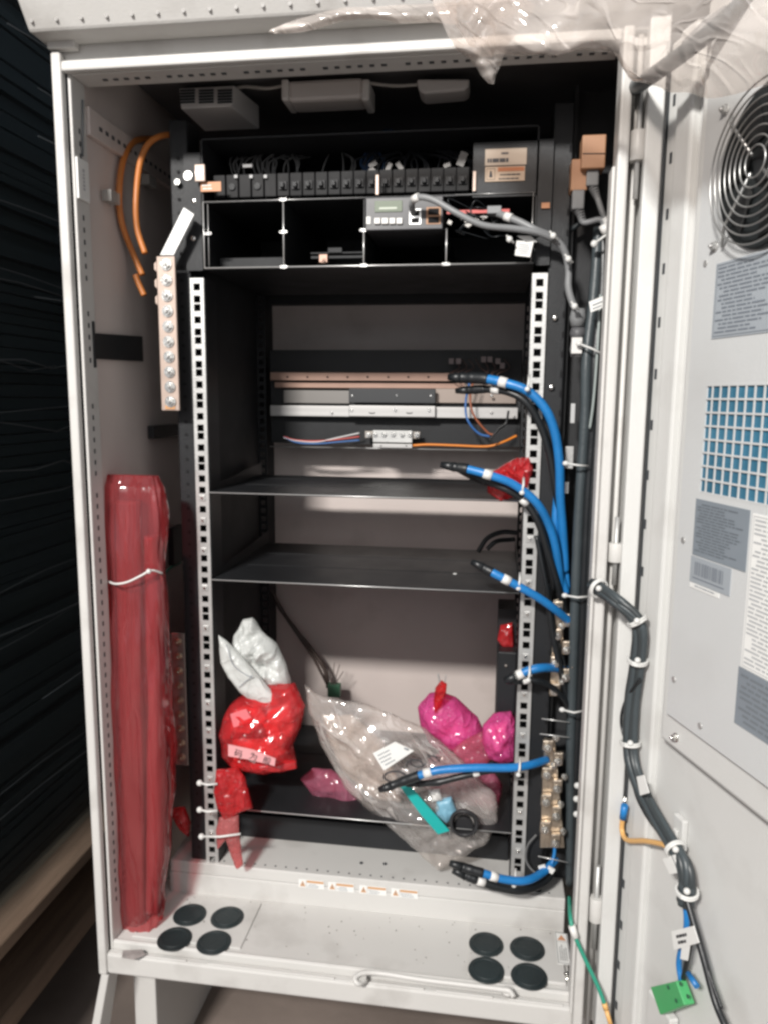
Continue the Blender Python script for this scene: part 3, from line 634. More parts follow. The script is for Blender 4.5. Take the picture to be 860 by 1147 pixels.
mb = MB(); a, b = at(606, 227, Y=-.005), at(615, 233, Y=-.005); mb.box(a.x, b.x, -.005, -.003, b.z, a.z); mb.build('small_label', SIGNT, ps)

# display module
a, b = at(409.5, 221, Y=-.012), at(495, 256, Y=-.012)
dm = thing('display_module', 'small control module with grey green screen and four square buttons', 'control module', ((a.x+b.x)/2, .02, b.z))
mb = MB(); mb.box(a.x, b.x, -.010, .10, b.z, a.z); mb.build('module_case', mat('module_case', (.055, .055, .06), .4, vary=.1), dm, bevel=.0012)
def pr(x0, y0, x1, y1, Y0, Y1, name, m, par, bev=.0005):
    p, q = at(x0, y0, Y=Y0), at(x1, y1, Y=Y0); mb = MB(); mb.box(p.x, q.x, Y0, Y1, q.z, p.z); return mb.build(name, m, par, bevel=bev)
sc = pr(420, 225, 450, 237, -.0112, -.0101, 'screen', LCD, dm); pr(425, 232.3, 444, 234, -.0117, -.0113, 'screen_text', LCDB, sc, 0)
for i in range(4):
    bt = pr(419.5+i*8, 244, 426+i*8, 250.5, -.0135, -.0101, 'button', WHITEP, dm)
    p = at(422.7+i*8, 247.2, Y=-.0136); mb = MB()
    d = [((-.001, -.0008), (.001, -.0008), (0, .0012)), ((-.001, -.0008), (.001, -.0008), (0, .0012)), ((-.001, .0008), (.001, .0008), (0, -.0012)), ((-.001, -.001), (.001, -.001), (.001, .001))][i]
    mb.face([(p.x+u, -.0138, p.z+v) for u, v in d]); mb.build('button_mark', INK, bt)
pr(410.5, 242.5, 415.5, 251, -.0112, -.0101, 'white_sticker', PAPER, dm)
for (x0, y0, x1, y1), m_ in (((458, 234, 471, 251), EDGE), ((477, 232, 493, 251), TAN)):
    f = pr(x0, y0, x1, y1, -.0105, -.0101, 'port_frame', m_, dm); 
    w = (x1-x0)
    pr(x0+2, y0+1.5, x1-2, (y0+y1)/2-1, -.0112, -.0107, 'port_opening', DARK, f); pr(x0+2, (y0+y1)/2+1.5, x1-2, y1-1.5, -.0112, -.0107, 'port_opening', DARK, f)
# shallow tray with little connectors right of display
mb = MB(); a, b = at(500, 236, Y=.0), at(570, 238, Y=.0); mb.box(a.x, b.x, -.001, .0, b.z, a.z); mb.build('red_strip', REDW, ps)
mb = MB(); rd = random.Random(21)
for x, y in ((503, 249), (517, 243), (523, 248), (528, 238), (533, 247), (541, 243), (524, 252)):
    p = at(x, y, Y=.005); a_ = rd.random()*2; h = .0035
    mb.prism([p+Vector((math.cos(a_+t)*h*(1.5 if i % 2 else 1), 0, math.sin(a_+t)*h)) for i, t in enumerate((0, 1.5, 3.1, 4.7))], (0, .005, 0))
mb.build('wire_connector', CREAM, ps, split=True)
mb = MB(); rd = random.Random(31)
for i in range(12):
    x = 508+rd.random()*50; y = 228+rd.random()*35
    mb.tube(spline([at(x, y, Y=.02), at(x+10*rd.uniform(-1, 1), y+8*rd.uniform(-1, 1), Y=.0), at(x+20*rd.uniform(-.5, 1), y+12*rd.uniform(-1, 1), Y=-.003), at(x+30, y+8, Y=.02)], 6), .0008, 6)
mb.build('loose_wire', BLKC, ps)

# wiring mess above the breakers
for name, m_, n, lab, xs, seed in (('wire_bundle', mat('dim_grey_wire', (.09, .09, .09), .5), 26, 'tangle of thin grey wires lying above the breakers of the power shelf', (262, 400), 4),
                             ('wire_bundle', mat('dim_black_wire', (.02, .021, .024), .45), 34, 'tangle of black wires hanging above the right breakers of the power shelf', (400, 540), 5),
                             ('wire_bundle', mat('dim_blue_wire', (.03, .06, .12), .45), 6, 'few dark blue wires dropping behind the display module', (402, 440), 6)):
    rd = random.Random(seed); mb = MB()
    for i in range(n):
        x0 = rd.uniform(*xs); x1 = rd.uniform(*xs); 
        if seed == 6: pts = [at(rd.uniform(425, 440), 145, Y=.12), at(410+rd.random()*20, 165, Y=.09), at(405+rd.random()*30, 185, Y=.06), at(405+rd.random()*35, 203, Y=.03)]
        else: pts = [at(x0, 203, Y=.06), at(x0+rd.uniform(-8, 8), 180, Y=.06), at((x0+x1)/2, 168+rd.uniform(-7, 7), Y=.10), at(x1, 163+rd.uniform(-6, 10), Y=.16)]
        mb.tube(spline(pts, 7), .0013 if seed != 6 else .002, 6)
    mb.build(name, m_, label=lab, cat='wires')
for (x, y), sz, ang in (((418, 184), .006, .5), ((415, 193), .008, .8), ((447, 186), .006, 2.2), ((517, 178), .010, 1.2), ((500, 185), .005, .3), ((435, 187), .006, 1.1)):
    p = at(x, y, Y=.025); mb = MB(); c, s_ = math.cos(ang), math.sin(ang)
    mb.prism([p+Vector((u*c-v*s_, 0, u*s_+v*c))*sz for u, v in ((-.9, -.5), (.9, -.5), (.9, .5), (-.9, .5))], (0, .0008, 0))
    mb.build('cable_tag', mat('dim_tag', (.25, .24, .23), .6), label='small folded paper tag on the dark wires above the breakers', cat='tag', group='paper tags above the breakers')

# ================================================================ ceiling fittings
sd = thing('smoke_detector', 'cream louvred detector box under the cabinet ceiling at the left', 'detector', at(236, 125, Y=.06))
a, b = at(199, 97, Y=.04), at(262, 119, Y=.04); mb = MB(); mb.hexa([(a.x+.004, .04, b.z), (b.x-.003, .04, b.z), (b.x+.012, .12, b.z-.004), (a.x+.008, .12, b.z-.004), (a.x, .045, a.z), (b.x, .045, a.z), (b.x+.012, .12, a.z), (a.x+.004, .12, a.z)])
mb.build('detector_case', mat('detector_plastic', (.80, .77, .75), .5), sd, bevel=.002)
mb = MB()
for j in range(3):
    for i in range(5): p, q = at(202+j*21, 100.5+i*3.3, Y=.039), at(218.5+j*21, 101.8+i*3.3, Y=.039); mb.box(p.x, q.x, .0385, .0402, q.z, p.z)
mb.build('louvre', GASK, sd)
ld = thing('lamp_fitting', 'unlit white tube lamp with end caps under the cabinet ceiling', 'lamp', at(365, 113, Y=.07))
a, b = at(323, 90, Y=.04), at(406, 110, Y=.04); mb = MB(); mb.box(a.x, b.x, .04, .085, b.z, a.z); mb.build('diffuser', mat('lamp_diffuser', (.78, .73, .70), .35), ld, bevel=.005)
for x0, x1 in ((315, 323.5), (405, 414)): p, q = at(x0, 88, Y=.037), at(x1, 112, Y=.037); mb = MB(); mb.box(p.x, q.x, .037, .088, q.z, p.z); mb.build('end_cap', mat('end_cap', (.85, .82, .79), .4), ld, bevel=.003, split=True)
sn = thing('door_sensor', 'small pale sensor box right of the tube lamp under the ceiling', 'sensor', at(497, 105, Y=.06))
p = [at(x, y, Y=.045) for x, y in ((466, 88), (526, 88), (524, 97), (520, 101), (474, 105), (468, 100))]; mb = MB(); mb.prism(p, (0, .04, 0)); mb.build('sensor_case', mat('sensor_plastic', (.8, .77, .75), .45), sn, bevel=.003)
mb = MB(); mb.tube(pth([(414, 93, .05), (440, 96, .05), (467, 95, .05)]), .0022, 8); mb.build('lamp_wire', CREAM, label='pale wire running from the tube lamp to the sensor box', cat='wire')
mb = MB(); mb.tube(pth([(262, 100, .06), (275, 97, .06), (300, 99, .05), (318, 96, .05)]), .0022, 8); mb.build('lamp_wire', CREAM, label='pale wire running from the louvred detector to the tube lamp', cat='wire')

# ================================================================ shelves
def shelf(name, yl, yr, depth, label, xl=238, xr=586, lip=.012):
    a, b = at(xl, yl, Y=-.004), at(xr, yr, Y=-.004); z = (a.z+b.z)/2
    t = thing(name, label, 'shelf', (0, .1, z-lip), 'black shelves across the rack')
    mb = MB(); mb.box(-.2215, .2215, -.003, depth, z-.0025, z); 
    mb.build('shelf_plate', BLACK, t, bevel=.0006)
    mb = MB(); mb.tube([(-.2215, -.0040, z-.0006), (.2215, -.0040, z-.0006)], .0007, 6); mb.build('front_edge', EDGE, t)
    mb = MB()
    for k in range(2): y = .10+k*.09; mb.box(-.20, .20, y, y+.001, z+.0002, z+.0006)
    mb.build('shelf_rib', BLACKM, t)
    mb = MB(); mb.hexa([(-.2225, .0, z-.002), (-.2215, .0, z-.002), (-.2215, depth, z-.002), (-.2225, depth, z-.002), (-.2225, .0, z+.006), (-.2215, .0, z+.006), (-.2215, depth, z+.022), (-.2225, depth, z+.022)])
    mb.hexa([(.2215, .0, z-.002), (.2225, .0, z-.002), (.2225, depth, z-.002), (.2215, depth, z-.002), (.2215, .0, z+.006), (.2225, .0, z+.006), (.2225, depth, z+.022), (.2215, depth, z+.022)])
    mb.build('side_flange', BLACK, t, split=True)
    return t, z
t1, zs1 = shelf('rack_shelf', 551, 561, .25, 'upper black shelf of the rack, just below the copper busbars')
t2, zs2 = shelf('rack_shelf', 652, 661, .285, 'middle black shelf of the rack with a small white fleck on it')
t3, zs3 = shelf('rack_shelf', 907, 925, .22, 'lowest black shelf of the rack, under the plastic bags', xl=262, xr=500)
mb = MB(); p = at(509, 643, Z=zs2+.001); mb.cyl(p, (0, 0, 1), .003, .001, 8); mb.build('paper_fleck', PAPER, label='tiny white paper fleck lying on the middle shelf', cat='scrap')
# dark battery tray below
bt = thing('bottom_tray', 'black tray between the lowest shelf and the grey ledge', 'tray', (0, .15, -.865))
mb = MB(); mb.box(-.215, .2215, .10, .37, -.8655, -.80); mb.box(-.215, .2215, .074, .099, -.8655, -.825); mb.build('tray_body', BLACK, bt, bevel=.002)
# black box at right by the rail, behind the pink bag
bx = thing('junction_box', 'black box behind the right rail beside the pink bags', 'box', (.2, .12, -.60)); a, b = at(557, 730, Y=.06), at(590, 860, Y=.06)
mb = MB(); mb.box(a.x, .2225, .06, .20, b.z, a.z); mb.build('box_body', BLACK, bx, bevel=.002)
mb = MB()
for x, y in ((565, 932), (566, 745)): mb.cyl(at(x, y, Y=.058), (0, -1, 0), .002, .002, 8)
mb.build('box_screw', SCREW, bx, split=True)
mb = MB(); a, b = at(558, 672, Y=.10), at(580, 720, Y=.10); mb.box(a.x, .222, .10, .16, at(558, 860, Y=.1).z, at(560, 668, Y=.1).z-.02); mb.build('side_bracket', BLACK, bx)

# ================================================================ rear busbar panel
bp_ = thing('busbar_panel', 'black panel with a copper bar and grey metal bars between the rear rails', 'busbar panel', (0, .30, -.19))
YB = .30
pr(303, 392, 581, 500.5, YB, YB+.03, 'panel_plate', BLACK, bp_, 0)
mb = MB(); a, b = at(303, 500, Y=YB-.001), at(581, 501, Y=YB-.001); mb.tube([(a.x, YB-.001, a.z), (b.x, YB-.001, a.z)], .0008, 6); mb.build('panel_edge', EDGE, bp_)
cb = pr(303, 417, 508, 427, YB-.020, YB-.012, 'copper_bar', BUSBAR, bp_); pr(308, 428, 520, 435.5, YB-.011, YB-.004, 'copper_bar', BUSBAR, bp_)
mb = MB()
for k in range(9): mb.cyl(at(322.5+k*22.4, 422.3, Y=YB-.0201), (0, -1, 0), .0018, .0012, 10)
mb.build('bar_hole', DARK, cb)
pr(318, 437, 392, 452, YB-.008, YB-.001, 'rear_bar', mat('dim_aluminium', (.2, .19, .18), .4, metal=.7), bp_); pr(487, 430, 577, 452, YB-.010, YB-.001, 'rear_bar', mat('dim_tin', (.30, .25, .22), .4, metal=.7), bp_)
al = pr(303, 454, 579, 469, YB-.022, YB-.012, 'aluminium_bar', ALU, bp_)
mb = MB()
for x, y in ((372, 462.5), (550, 462.5), (575, 467), (550, 443)): mb.cyl(at(x, y, Y=YB-.0225), (0, -1, 0), .0028, .0025, 12, r2=.002)
mb.build('bar_screw', SCREW, al, split=True)
br = pr(391, 435, 487, 452, YB-.030, YB-.0225, 'centre_block', mat('block_dark', (.03, .032, .035), .4), bp_, .001)
lk = pr(391, 454, 487, 467.5, YB-.031, YB-.0226, 'centre_link', ALU, bp_, .001)
mb = MB()
for x, y in ((394, 459.5), (442, 459.5), (480, 459.5)): mb.bolt(at(x, y, Y=YB-.0312), (0, -1, 0), .0026, .003)
for x, y in ((395, 443), (444, 443), (482, 443)): mb.cyl(at(x, y, Y=YB-.0302), (0, -1, 0), .0016, .0012, 8)
mb.build('link_bolt', SCREW, lk, split=True)
mb = MB()
for x in (417, 458): p = at(x, 462, Y=YB-.0315); mb.tube([p+Vector((.005*math.cos(t), 0, .0015*math.sin(t))) for t in [math.pi+math.pi*j/8 for j in range(9)]], .0008, 6)
mb.build('stamped_slot', DARK, lk, split=True)
# terminal block
tb = thing('earth_terminal_block', 'silver terminal block with a row of screws under the grey bar at the rear', 'terminal block', at(440, 502, Y=.28))
pr(409, 483, 470, 491.5, .272, .278, 'terminal_strip', mat('tin_dim', (.35, .32, .29), .4, metal=.8), tb); pr(418, 482, 461, 496, .266, .2715, 'screw_plate', ZINC, tb); pr(418, 497, 461, 502, .262, .2655, 'base_lip', ALU, tb)
mb = MB()
for x in (413, 420.5, 430, 440, 450, 458.5, 466.5): mb.bolt(at(x, 487, Y=.2655), (0, -1, 0), .0033, .005)
mb.build('terminal_screw', SCREW, tb, split=True)
mb = MB(); 
for x in (427, 454.5): mb.cyl(at(x, 499.3, Y=.2615), (0, -1, 0), .0013, .001, 8)
mb.build('lip_hole', DARK, tb)
for m_, cn, ys in ((BLUEW, 'blue', (489, 495.5, 497, 495, 493)), (REDW, 'red', (489, 493, 494, 492, 489)), (WHITEW, 'white', (490, 493.5, 495, 490, 485))):
    mb = MB(); mb.tube(pth([(x, y, .27) for x, y in zip((318, 332, 355, 380, 403), ys)]), .0013, 6); mb.build('loose_wire', m_, label=cn+' loose wire of the small tied wire set at the rear left', cat='wire')
ow = MB(); ow.tube(pth([(462, 499, .262), (480, 498, .262), (510, 499, .262), (545, 500, .262), (563, 495, .26), (578, 488, .25)]), .0021, 8); ow.build('earth_wire', ORANGE, label='orange wire running right from the silver terminal block', cat='wire')
for m_, cn, pts in ((BLUEW, 'blue', [(526, 425, .25), (521, 450, .25), (523, 470, .24), (535, 485, .24), (548, 489, .24)]), (BROWNW, 'brown', [(530, 425, .24), (526, 445, .24), (530, 465, .235), (545, 484, .235), (553, 487, .235)]), (BLKC, 'black', [(569, 460, .24), (566, 474, .24), (557, 482, .235), (548, 492, .23)])):
    mb = MB(); mb.tube(pth(pts), .0018, 8); mb.build('looped_wire', m_, label=cn+' wire looping down in front of the right end of the busbars', cat='wire')
mb = MB()
for x, y in ((505, 405), (513, 405), (541, 403), (548, 403), (557, 405), (562, 410)):
    p = at(x, y, Y=.27); mb.box(p.x-.004, p.x+.004, .265, .275, p.z-.004, p.z+.005)
mb.build('plug_connector', mat('dim_pink', (.22, .17, .17), .5), bp_, split=True)
mb = MB(); rd = random.Random(8)
for i in range(8):
    x = 508+i*8; mb.tube(pth([(x, 402, .27), (x+6, 412, .27), (x+rd.uniform(-10, 14), 420, .26), (x+rd.uniform(-5, 20), 430, .26)], 5), .0011, 6)
mb.build('connector_wire', mat('dim_brown', (.07, .04, .035), .5), bp_)
# curled dark cable at rear right above shelf 2
mb = MB(); mb.tube(pth([(535, 618, .20), (545, 603, .20), (562, 596, .19), (580, 597, .18)]), .004, 8); mb.tube(pth([(545, 615, .20), (556, 606, .2), (575, 604, .18)]), .004, 8)
mb.build('coiled_cable', BLKC, label='curled black cable at the right rear above the middle shelf', cat='cable')
# brown cable hanging on back wall to green plug
mb = MB(); mb.tube(pth([(303, 658, .36), (315, 682, .36), (333, 707, .35), (350, 728, .35), (364, 750, .35), (368, 770, .35)]), .0042, 8, wob=.2); mb.tube(pth([(318, 688, .355), (338, 717, .345), (352, 738, .345), (362, 757, .345), (366, 765, .345)]), .0028, 8)
mb.build('hanging_cable', mat('brown_black_cable', (.05, .035, .03), .5), label='dark brown cable hanging down the pale back wall to a green plug', cat='cable')
gp_ = thing('green_plug', 'small green plug with short stripped wires at the end of the hanging cable', 'plug', at(373, 782, Y=.33))
pr(367, 767, 381, 782, .33, .345, 'plug_body', mat('dull_green', (.06, .17, .10), .5), gp_, .001)
mb = MB()
for dx, dy in ((370, 748), (375, 742), (381, 744), (385, 752)): mb.tube(pth([(372+(dx-372)*.2, 768, .335), (dx, dy, .33)]), .0009, 6)
mb.build('wire_tail', mat('tail', (.15, .12, .11), .5), gp_, split=True)

# ================================================================ earth bars on the left
def earthbar(name, x0, y0, x1, y1, Y, n, label, m_, notch):
    t = thing(name, label, 'earth bar', at((x0+x1)/2, y1, Y=Y)); a, b = at(x0, y0, Y=Y), at(x1, y1, Y=Y); a2 = at(x1-(x1-x0), y0, Y=Y)
    mb = MB(); w = .026 if notch else .021
    xa = at((x0+x1)/2-((x1-x0)*.0), y0, Y=Y).x
    xc = at((x0+x1)/2, (y0+y1)/2, Y=Y).x
    mb.box(xc-w/2, xc+w/2, Y, Y+.004, b.z, a.z)
    if notch:
        for k in range(3): zc = a.z-.012-.022*k; mb.prism([(xc-w/2, Y, zc+.006), (xc-w/2-.004, Y, zc+.003), (xc-w/2-.004, Y, zc-.005), (xc-w/2, Y, zc-.009)], (0, .004, 0))
    mb.build('bar', m_, t, bevel=.001)
    for k in range(n):
        z = a.z+(b.z-a.z)*(k+.55)/(n+.15); big = 1
        mb = MB(); mb.bolt((xc+.001, Y-.0002, z), (0, -1, 0), .0058 if notch else .0045, .007); mb.build('bolt', SCREW if notch else BRONZE, t)
    return t, xc, a.z, b.z
e1, xc, za, zb1 = earthbar('earth_bar', 177, 287, 200, 460, -.03, 10, 'long tinned earth bar with ten bright bolts and an orange mark, upper left', COPPER, True)
mb = MB(); mb.box(xc-.007, xc+.007, -.0312, -.0301, zb1+.002, zb1+.007); mb.build('orange_mark', SIGN, e1)
mb = MB(); q = [at(x, y, Y=-.028) for x, y in ((179, 286), (195, 286), (218, 240), (206, 232))]; mb.prism(q, (0, .003, 0)); mb.build('slanted_arm', ZINC, e1, bevel=.0006)
e2, xc, za, zb1 = earthbar('earth_bar', 192, 709, 211, 858, -.005, 9, 'shorter brownish earth bar with nine dull nuts, lower left', mat('dull_tin_bar', (.30, .27, .25), .45, metal=.7, vary=.1), False)

# orange hoses, left top
for pts, lab in (([(175, 155, .10), (152, 158, .06), (139, 178, .03), (134, 215, .01), (137, 250, 0), (150, 285, 0), (160, 308, .0)], 'outer dull orange cable curving down the left inner wall'),
                 ([(208, 160, .05), (192, 151, .03), (170, 158, .01), (158, 180, 0), (153, 220, -.01), (154, 255, -.01), (163, 284, -.01)], 'inner orange cable curving from the power shelf, behind the earth bar'),
                 ([(152, 308, 0), (156, 318, 0), (162, 331, 0)], 'short orange cable end below the outer orange cable')):
    mb = MB(); mb.tube(pth(pts, 14), .0042, 12); mb.build('orange_cable', ORANGED, label=lab, cat='cable')
for x, y, lab in ((124, 221, 'clear cable clip on the outer orange cable'), (166, 203, 'clear cable clip on the inner orange cable')):
    mb = MB(); p = at(x+2, y, X=-.326); mb.box(-.334, -.321, p.y-.012, p.y+.012, p.z-.007, p.z+.007); mb.build('cable_clip', mat('clip', (.4, .39, .37), .4, alpha=.6), label=lab, cat='clip')
# limit switch on left jamb (white tag)
tg = thing('door_switch', 'narrow white strip with printed letters hanging on the upper left jamb', 'tag', at(93, 228, X=-.331))
a, b = at(86, 175, X=-.3305), at(101, 228, X=-.3305); mb = MB(); mb.box(-.3325, -.3295, a.y, b.y, b.z, a.z); mb.build('strip', PAPER, tg, bevel=.0008)
mb = MB(); x = (a.y+b.y)/2; rd = random.Random(3); z = b.z+.012
while z < a.z-.012:
    h = .0022+.002*rd.random(); w_ = .002+.0015*rd.random(); mb.face([(-.3292, x-w_, z), (-.3292, x+w_*.6, z), (-.3292, x+w_*.6, z+h), (-.3292, x-w_, z+h)]); z += h+.0014
mb.build('strip_print', mat('faint_print', (.4, .4, .42), .6), tg)
mb = MB(); mb.tube([at(93, 112, X=-.331), at(93, 140, X=-.331), at(93, 175, X=-.331)], .0012, 6); mb.build('hanging_cord', GASK, tg)

# ================================================================ cables
def cable(pts, black_to, marks, label, r=.0062, m_=BLUE, group='thick blue power cables with black ends'):
    t = thing('blue_power_cable' if m_ is BLUE else 'black_power_cable', label, 'cable', at(*pts[0][:2], Y=pts[0][2]), group); P = pth(pts, 12); n = len(P); r *= .9
    mb = MB(); mb.tube(P, r, 14); mb.build('sheath', m_, t)
    k = max(2, int(n*black_to)); mb = MB(); mb.tube(P[:k+1], lambda u: (r*1.18 if u > .45 else r*(1.25-.15*math.sin(u*8))), 14, wob=.15); mb.tube([P[0]-(P[1]-P[0]).normalized()*.018, P[0]-(P[1]-P[0]).normalized()*.010, P[0]], lambda u: r*(.75+.4*u), 12)
    mb.build('heat_shrink', BLKC, t)
    for f in marks:
        i = int(n*f); mb = MB(); d = (P[i+1]-P[i]).normalized(); mb.tube([P[i]-d*.0055, P[i]+d*.0055], r*1.15, 14); mb.build('marker_sleeve', WHITEP, t)
    return t
BG = 'black power cables paired with the blue ones'
cable([(516, 423, -.01), (540, 424, -.02), (565, 429, -.03), (590, 438, -.035), (610, 458, -.035), (621, 485, -.03), (626, 520, -.025), (627, 560, -.015), (630, 600, -.005), (632, 640, .0)], .14, (.22,), 'blue power cable with black end leading off the copper bar, uppermost of the blue cables', r=.0067)
cable([(524, 437, .0), (545, 436, -.01), (568, 439, -.02), (588, 450, -.025), (604, 475, -.022), (615, 510, -.018), (622, 550, -.012), (632, 600, .0), (634, 650, .01)], .12, (.18,), 'black power cable running just under the uppermost blue cable', r=.0055, m_=BLKC, group=BG)
cable([(508, 523, -.04), (525, 526, -.045), (550, 533, -.05), (575, 543, -.045), (600, 563, -.04), (615, 590, -.03), (623, 620, -.02), (628, 660, -.0)], .13, (.26,), 'blue power cable passing in front of the red plastic knot above the upper shelf')
cable([(528, 533, -.02), (548, 541, -.03), (568, 549, -.035), (588, 563, -.03), (602, 585, -.03), (612, 615, -.025), (622, 648, -.015), (634, 690, .0)], .12, (.42,), 'black power cable under the second blue cable, next to the red plastic knot', r=.0052, m_=BLKC, group=BG)
cable([(541, 636, -.04), (556, 644, -.045), (575, 654, -.045), (600, 668, -.04), (620, 682, -.03), (638, 697, -.01)], .14, (.32,), 'blue power cable ending over the middle shelf')
cable([(578, 757, -.035), (592, 751, -.035), (607, 748, -.03), (626, 749, -.005), (640, 752, .01)], .01, (.08,), 'short blue power cable crossing the right rail below the middle shelf', r=.0065)
cable([(583, 763, -.03), (598, 762, -.03), (615, 768, -.02), (630, 782, -.01), (640, 800, .0)], .02, (.12,), 'short black power cable just under the short blue cable', r=.0045, m_=BLKC, group=BG)
cable([(438, 880, -.06), (465, 870, -.06), (490, 863, -.06), (530, 860, -.055), (570, 860, -.045), (592, 857, -.03), (612, 851, -.005)], .2, (.27,), 'long blue power cable lying across the large clear bag', r=.0062)
cable([(468, 878, -.04), (490, 876, -.045), (515, 870, -.045), (545, 864, -.045), (575, 861, -.035), (602, 858, -.01)], .5, (.52,), 'black power cable behind the long blue cable on the clear bag', r=.0045, m_=BLKC, group=BG)
cable([(517, 971, -.06), (540, 978, -.06), (565, 985, -.055), (590, 986, -.045), (610, 975, -.02), (622, 962, .0)], .2, (.3,), 'lowest blue power cable, resting above the grey ledge')
cable([(520, 980, -.055), (538, 987, -.055), (560, 994, -.05), (585, 997, -.04), (608, 988, -.015), (618, 975, .0)], .14, (.2,), 'lowest black power cable beside the lowest blue cable', r=.0065, m_=BLKC, group=BG)
# second blue run down the right column
mb = MB(); mb.tube(pth([(624, 545, .0), (621, 590, -.005), (624, 630, -.005), (634, 665, .0)]), .0050, 12); mb.tube(pth([(621, 555, .004), (627, 590, .0), (632, 620, .0), (636, 660, .004)]), .0030, 10)
c_ = mb.build('blue_riser_cable', BLUE, label='blue cable run going down behind the looping blue cables on the right column', cat='cable')
mb = MB(); mb.tube([at(624, 637, Y=-.006), at(624.5, 645, Y=-.006)], .0062, 12); mb.build('marker_sleeve', WHITEP, c_)
mb = MB(); mb.tube(pth([(612, 655, -.015), (617, 700, -.018), (626, 745, -.012), (637, 790, .0), (645, 815, .01)]), .0045, 12); mb.tube(pth([(600, 600, -.02), (610, 650, -.022), (620, 700, -.01), (634, 755, .0)]), .0032, 12); mb.build('black_drop_cable', BLKC, label='black cable slanting down over the fuse terminals on the right', cat='cable')
# main trunk down the right
tr = thing('cable_bundle', 'thick dark bundle of cables tied down the right side of the rack', 'cable bundle', at(655, 1000, Y=.0))
rd = random.Random(2)
for i in range(7):
    o = rd.uniform(-8, 8); dd = (i % 3)*.012; mb = MB()
    mb.tube(pth([(674+o*.6, 255, .0+dd), (671+o, 330, -.01+dd), (663+o, 400, -.02+dd), (661+o, 470, -.02+dd), (655+o, 560, -.02+dd), (651+o, 650, -.02+dd), (648+o, 740, -.01+dd), (644+o*.8, 830, .0+dd), (642+o*.6, 920, .01+dd), (640+o*.4, 990, .02+dd)], 10), .0065, 12, wob=.1)
    mb.build('cable', GREENC if i % 2 else BLKC, tr)
mb = MB(); mb.tube(pth([(672, 330, -.03), (668, 400, -.035), (664, 450, -.035), (660, 480, -.033)]), .0018, 8); mb.build('thin_wire', mat('glint_wire', (.3, .34, .33), .35), tr)
for x0, y0, x1, y1, lab in ((648, 385, 677, 398, 'nylon tie around the cable trunk just under the grey sleeves'), (633, 519, 658, 522, 'nylon tie around the cable trunk at the height of the red plastic knot'), (632, 667, 660, 668, 'nylon tie around the cable trunk beside the middle shelf end'), (629, 795, 654, 796, 'nylon tie around the cable trunk above the lower fuse terminals')):
    a, b = at(x0, y0, Y=-.035), at(x1, y1, Y=-.035); mb = MB(); mb.tube([a, (a+b)/2+Vector((0, -.008, 0)), b], .0014, 8); mb.ball(a, .0042, (1, .8, .8), 6); mb.build('cable_tie', NYLON, label=lab, cat='cable tie')
# grey sleeved plugs at right top
gs = thing('grey_sleeve', 'grey taped sleeves of plugs above the cable trunk tie on the right', 'sleeve', at(646, 405, Y=-.02))
for y0, y1 in ((346, 366), (367, 380), (382, 400)):
    mb = MB(); p, q = at(647, y0, Y=-.015), at(646, y1, Y=-.015); mb.tube([p, (p+q)/2, q], lambda u: .0085+.002*math.sin(math.pi*u), 12); mb.build('sleeve', GREYC if y0 != 367 else FOAMB, gs)
pr(640, 378, 651, 396, -.028, -.022, 'white_clip', WHITEP, gs)
# paper tag on trunk
mb = MB(); q = [at(x, y, Y=-.055) for x, y in ((659, 338), (676, 331), (676, 344), (661, 350))]; mb.prism(q, (0, .001, 0)); tgo = mb.build('cable_tag', PAPER, label='white paper tag wrapped on the cable trunk near its top', cat='tag')
mb = MB(); mb.tube([at(663, 342, Y=-.0555), at(674, 337.5, Y=-.0555)], .0006, 5); mb.tube([at(663, 346, Y=-.0555), at(673, 342, Y=-.0555)], .0005, 5); mb.build('tag_print', GREYINK, tgo)

# grey data cables in front of power shelf
def gcable(pts, r, lab, m_=GREYC, nm='grey_data_cable', marks=()):
    P = pth(pts, 12); t = thing(nm, lab, 'cable', P[0]); mb = MB(); mb.tube(P, r, 12); mb.build('sheath', m_, t)
    for f in marks: i = int(len(P)*f); d = (P[i+1]-P[i]).normalized(); mb = MB(); mb.tube([P[i]-d*.005, P[i]+d*.005], r*1.25, 12); mb.build('marker_sleeve', WHITEP, t)
    return t
gcable([(462, 238, -.012), (461, 228, -.03), (468, 221, -.04), (485, 224, -.045), (510, 238, -.05), (540, 252, -.05), (575, 256, -.045), (600, 260, -.04), (620, 268, -.03)], .0040, 'grey data cable arching out of the display module to the right', marks=(.22,))
gcable([(550, 237, .0), (562, 241, -.02), (580, 248, -.03), (600, 258, -.035), (616, 265, -.03), (630, 278, -.025), (636, 300, -.02), (636, 322, -.02), (641, 340, -.02), (648, 352, -.02)], .0045, 'grey data cable from the right end of the power shelf bending down along the column', marks=(.16,))
gcable([(655, 245, .02), (640, 256, .02), (622, 262, .01), (605, 263, .0), (590, 262, -.01)], .0030, 'thin dark cable joining the grey data cables from the right', m_=GREENC)
mb = MB(); mb.box(*(lambda p: (p.x-.009, p.x+.009, -.02, -.006, p.z-.0045, p.z+.005))(at(553, 237, Y=-.01))); mb.build('data_plug', GREYC, bevel=.001, label='grey moulded data plug at the right end of the power shelf', cat='plug')
for x, y, lab in ((619, 264, 'nylon tie where the grey data cables meet'), (636, 290, 'nylon tie around the bent grey cable on the right column'), (570, 268, 'small nylon tie hanging under the grey data cables'), (643, 343, 'white tie at the lower end of the bent grey cable')):
    p = at(x, y, Y=-.042); mb = MB(); mb.ball(p, .0040, (1, .8, 1), 6); mb.tube([p+Vector((-.004, .004, .006)), p, p+Vector((.006, .003, -.004))], .0015, 8); mb.build('cable_tie', NYLON, label=lab, cat='cable tie')
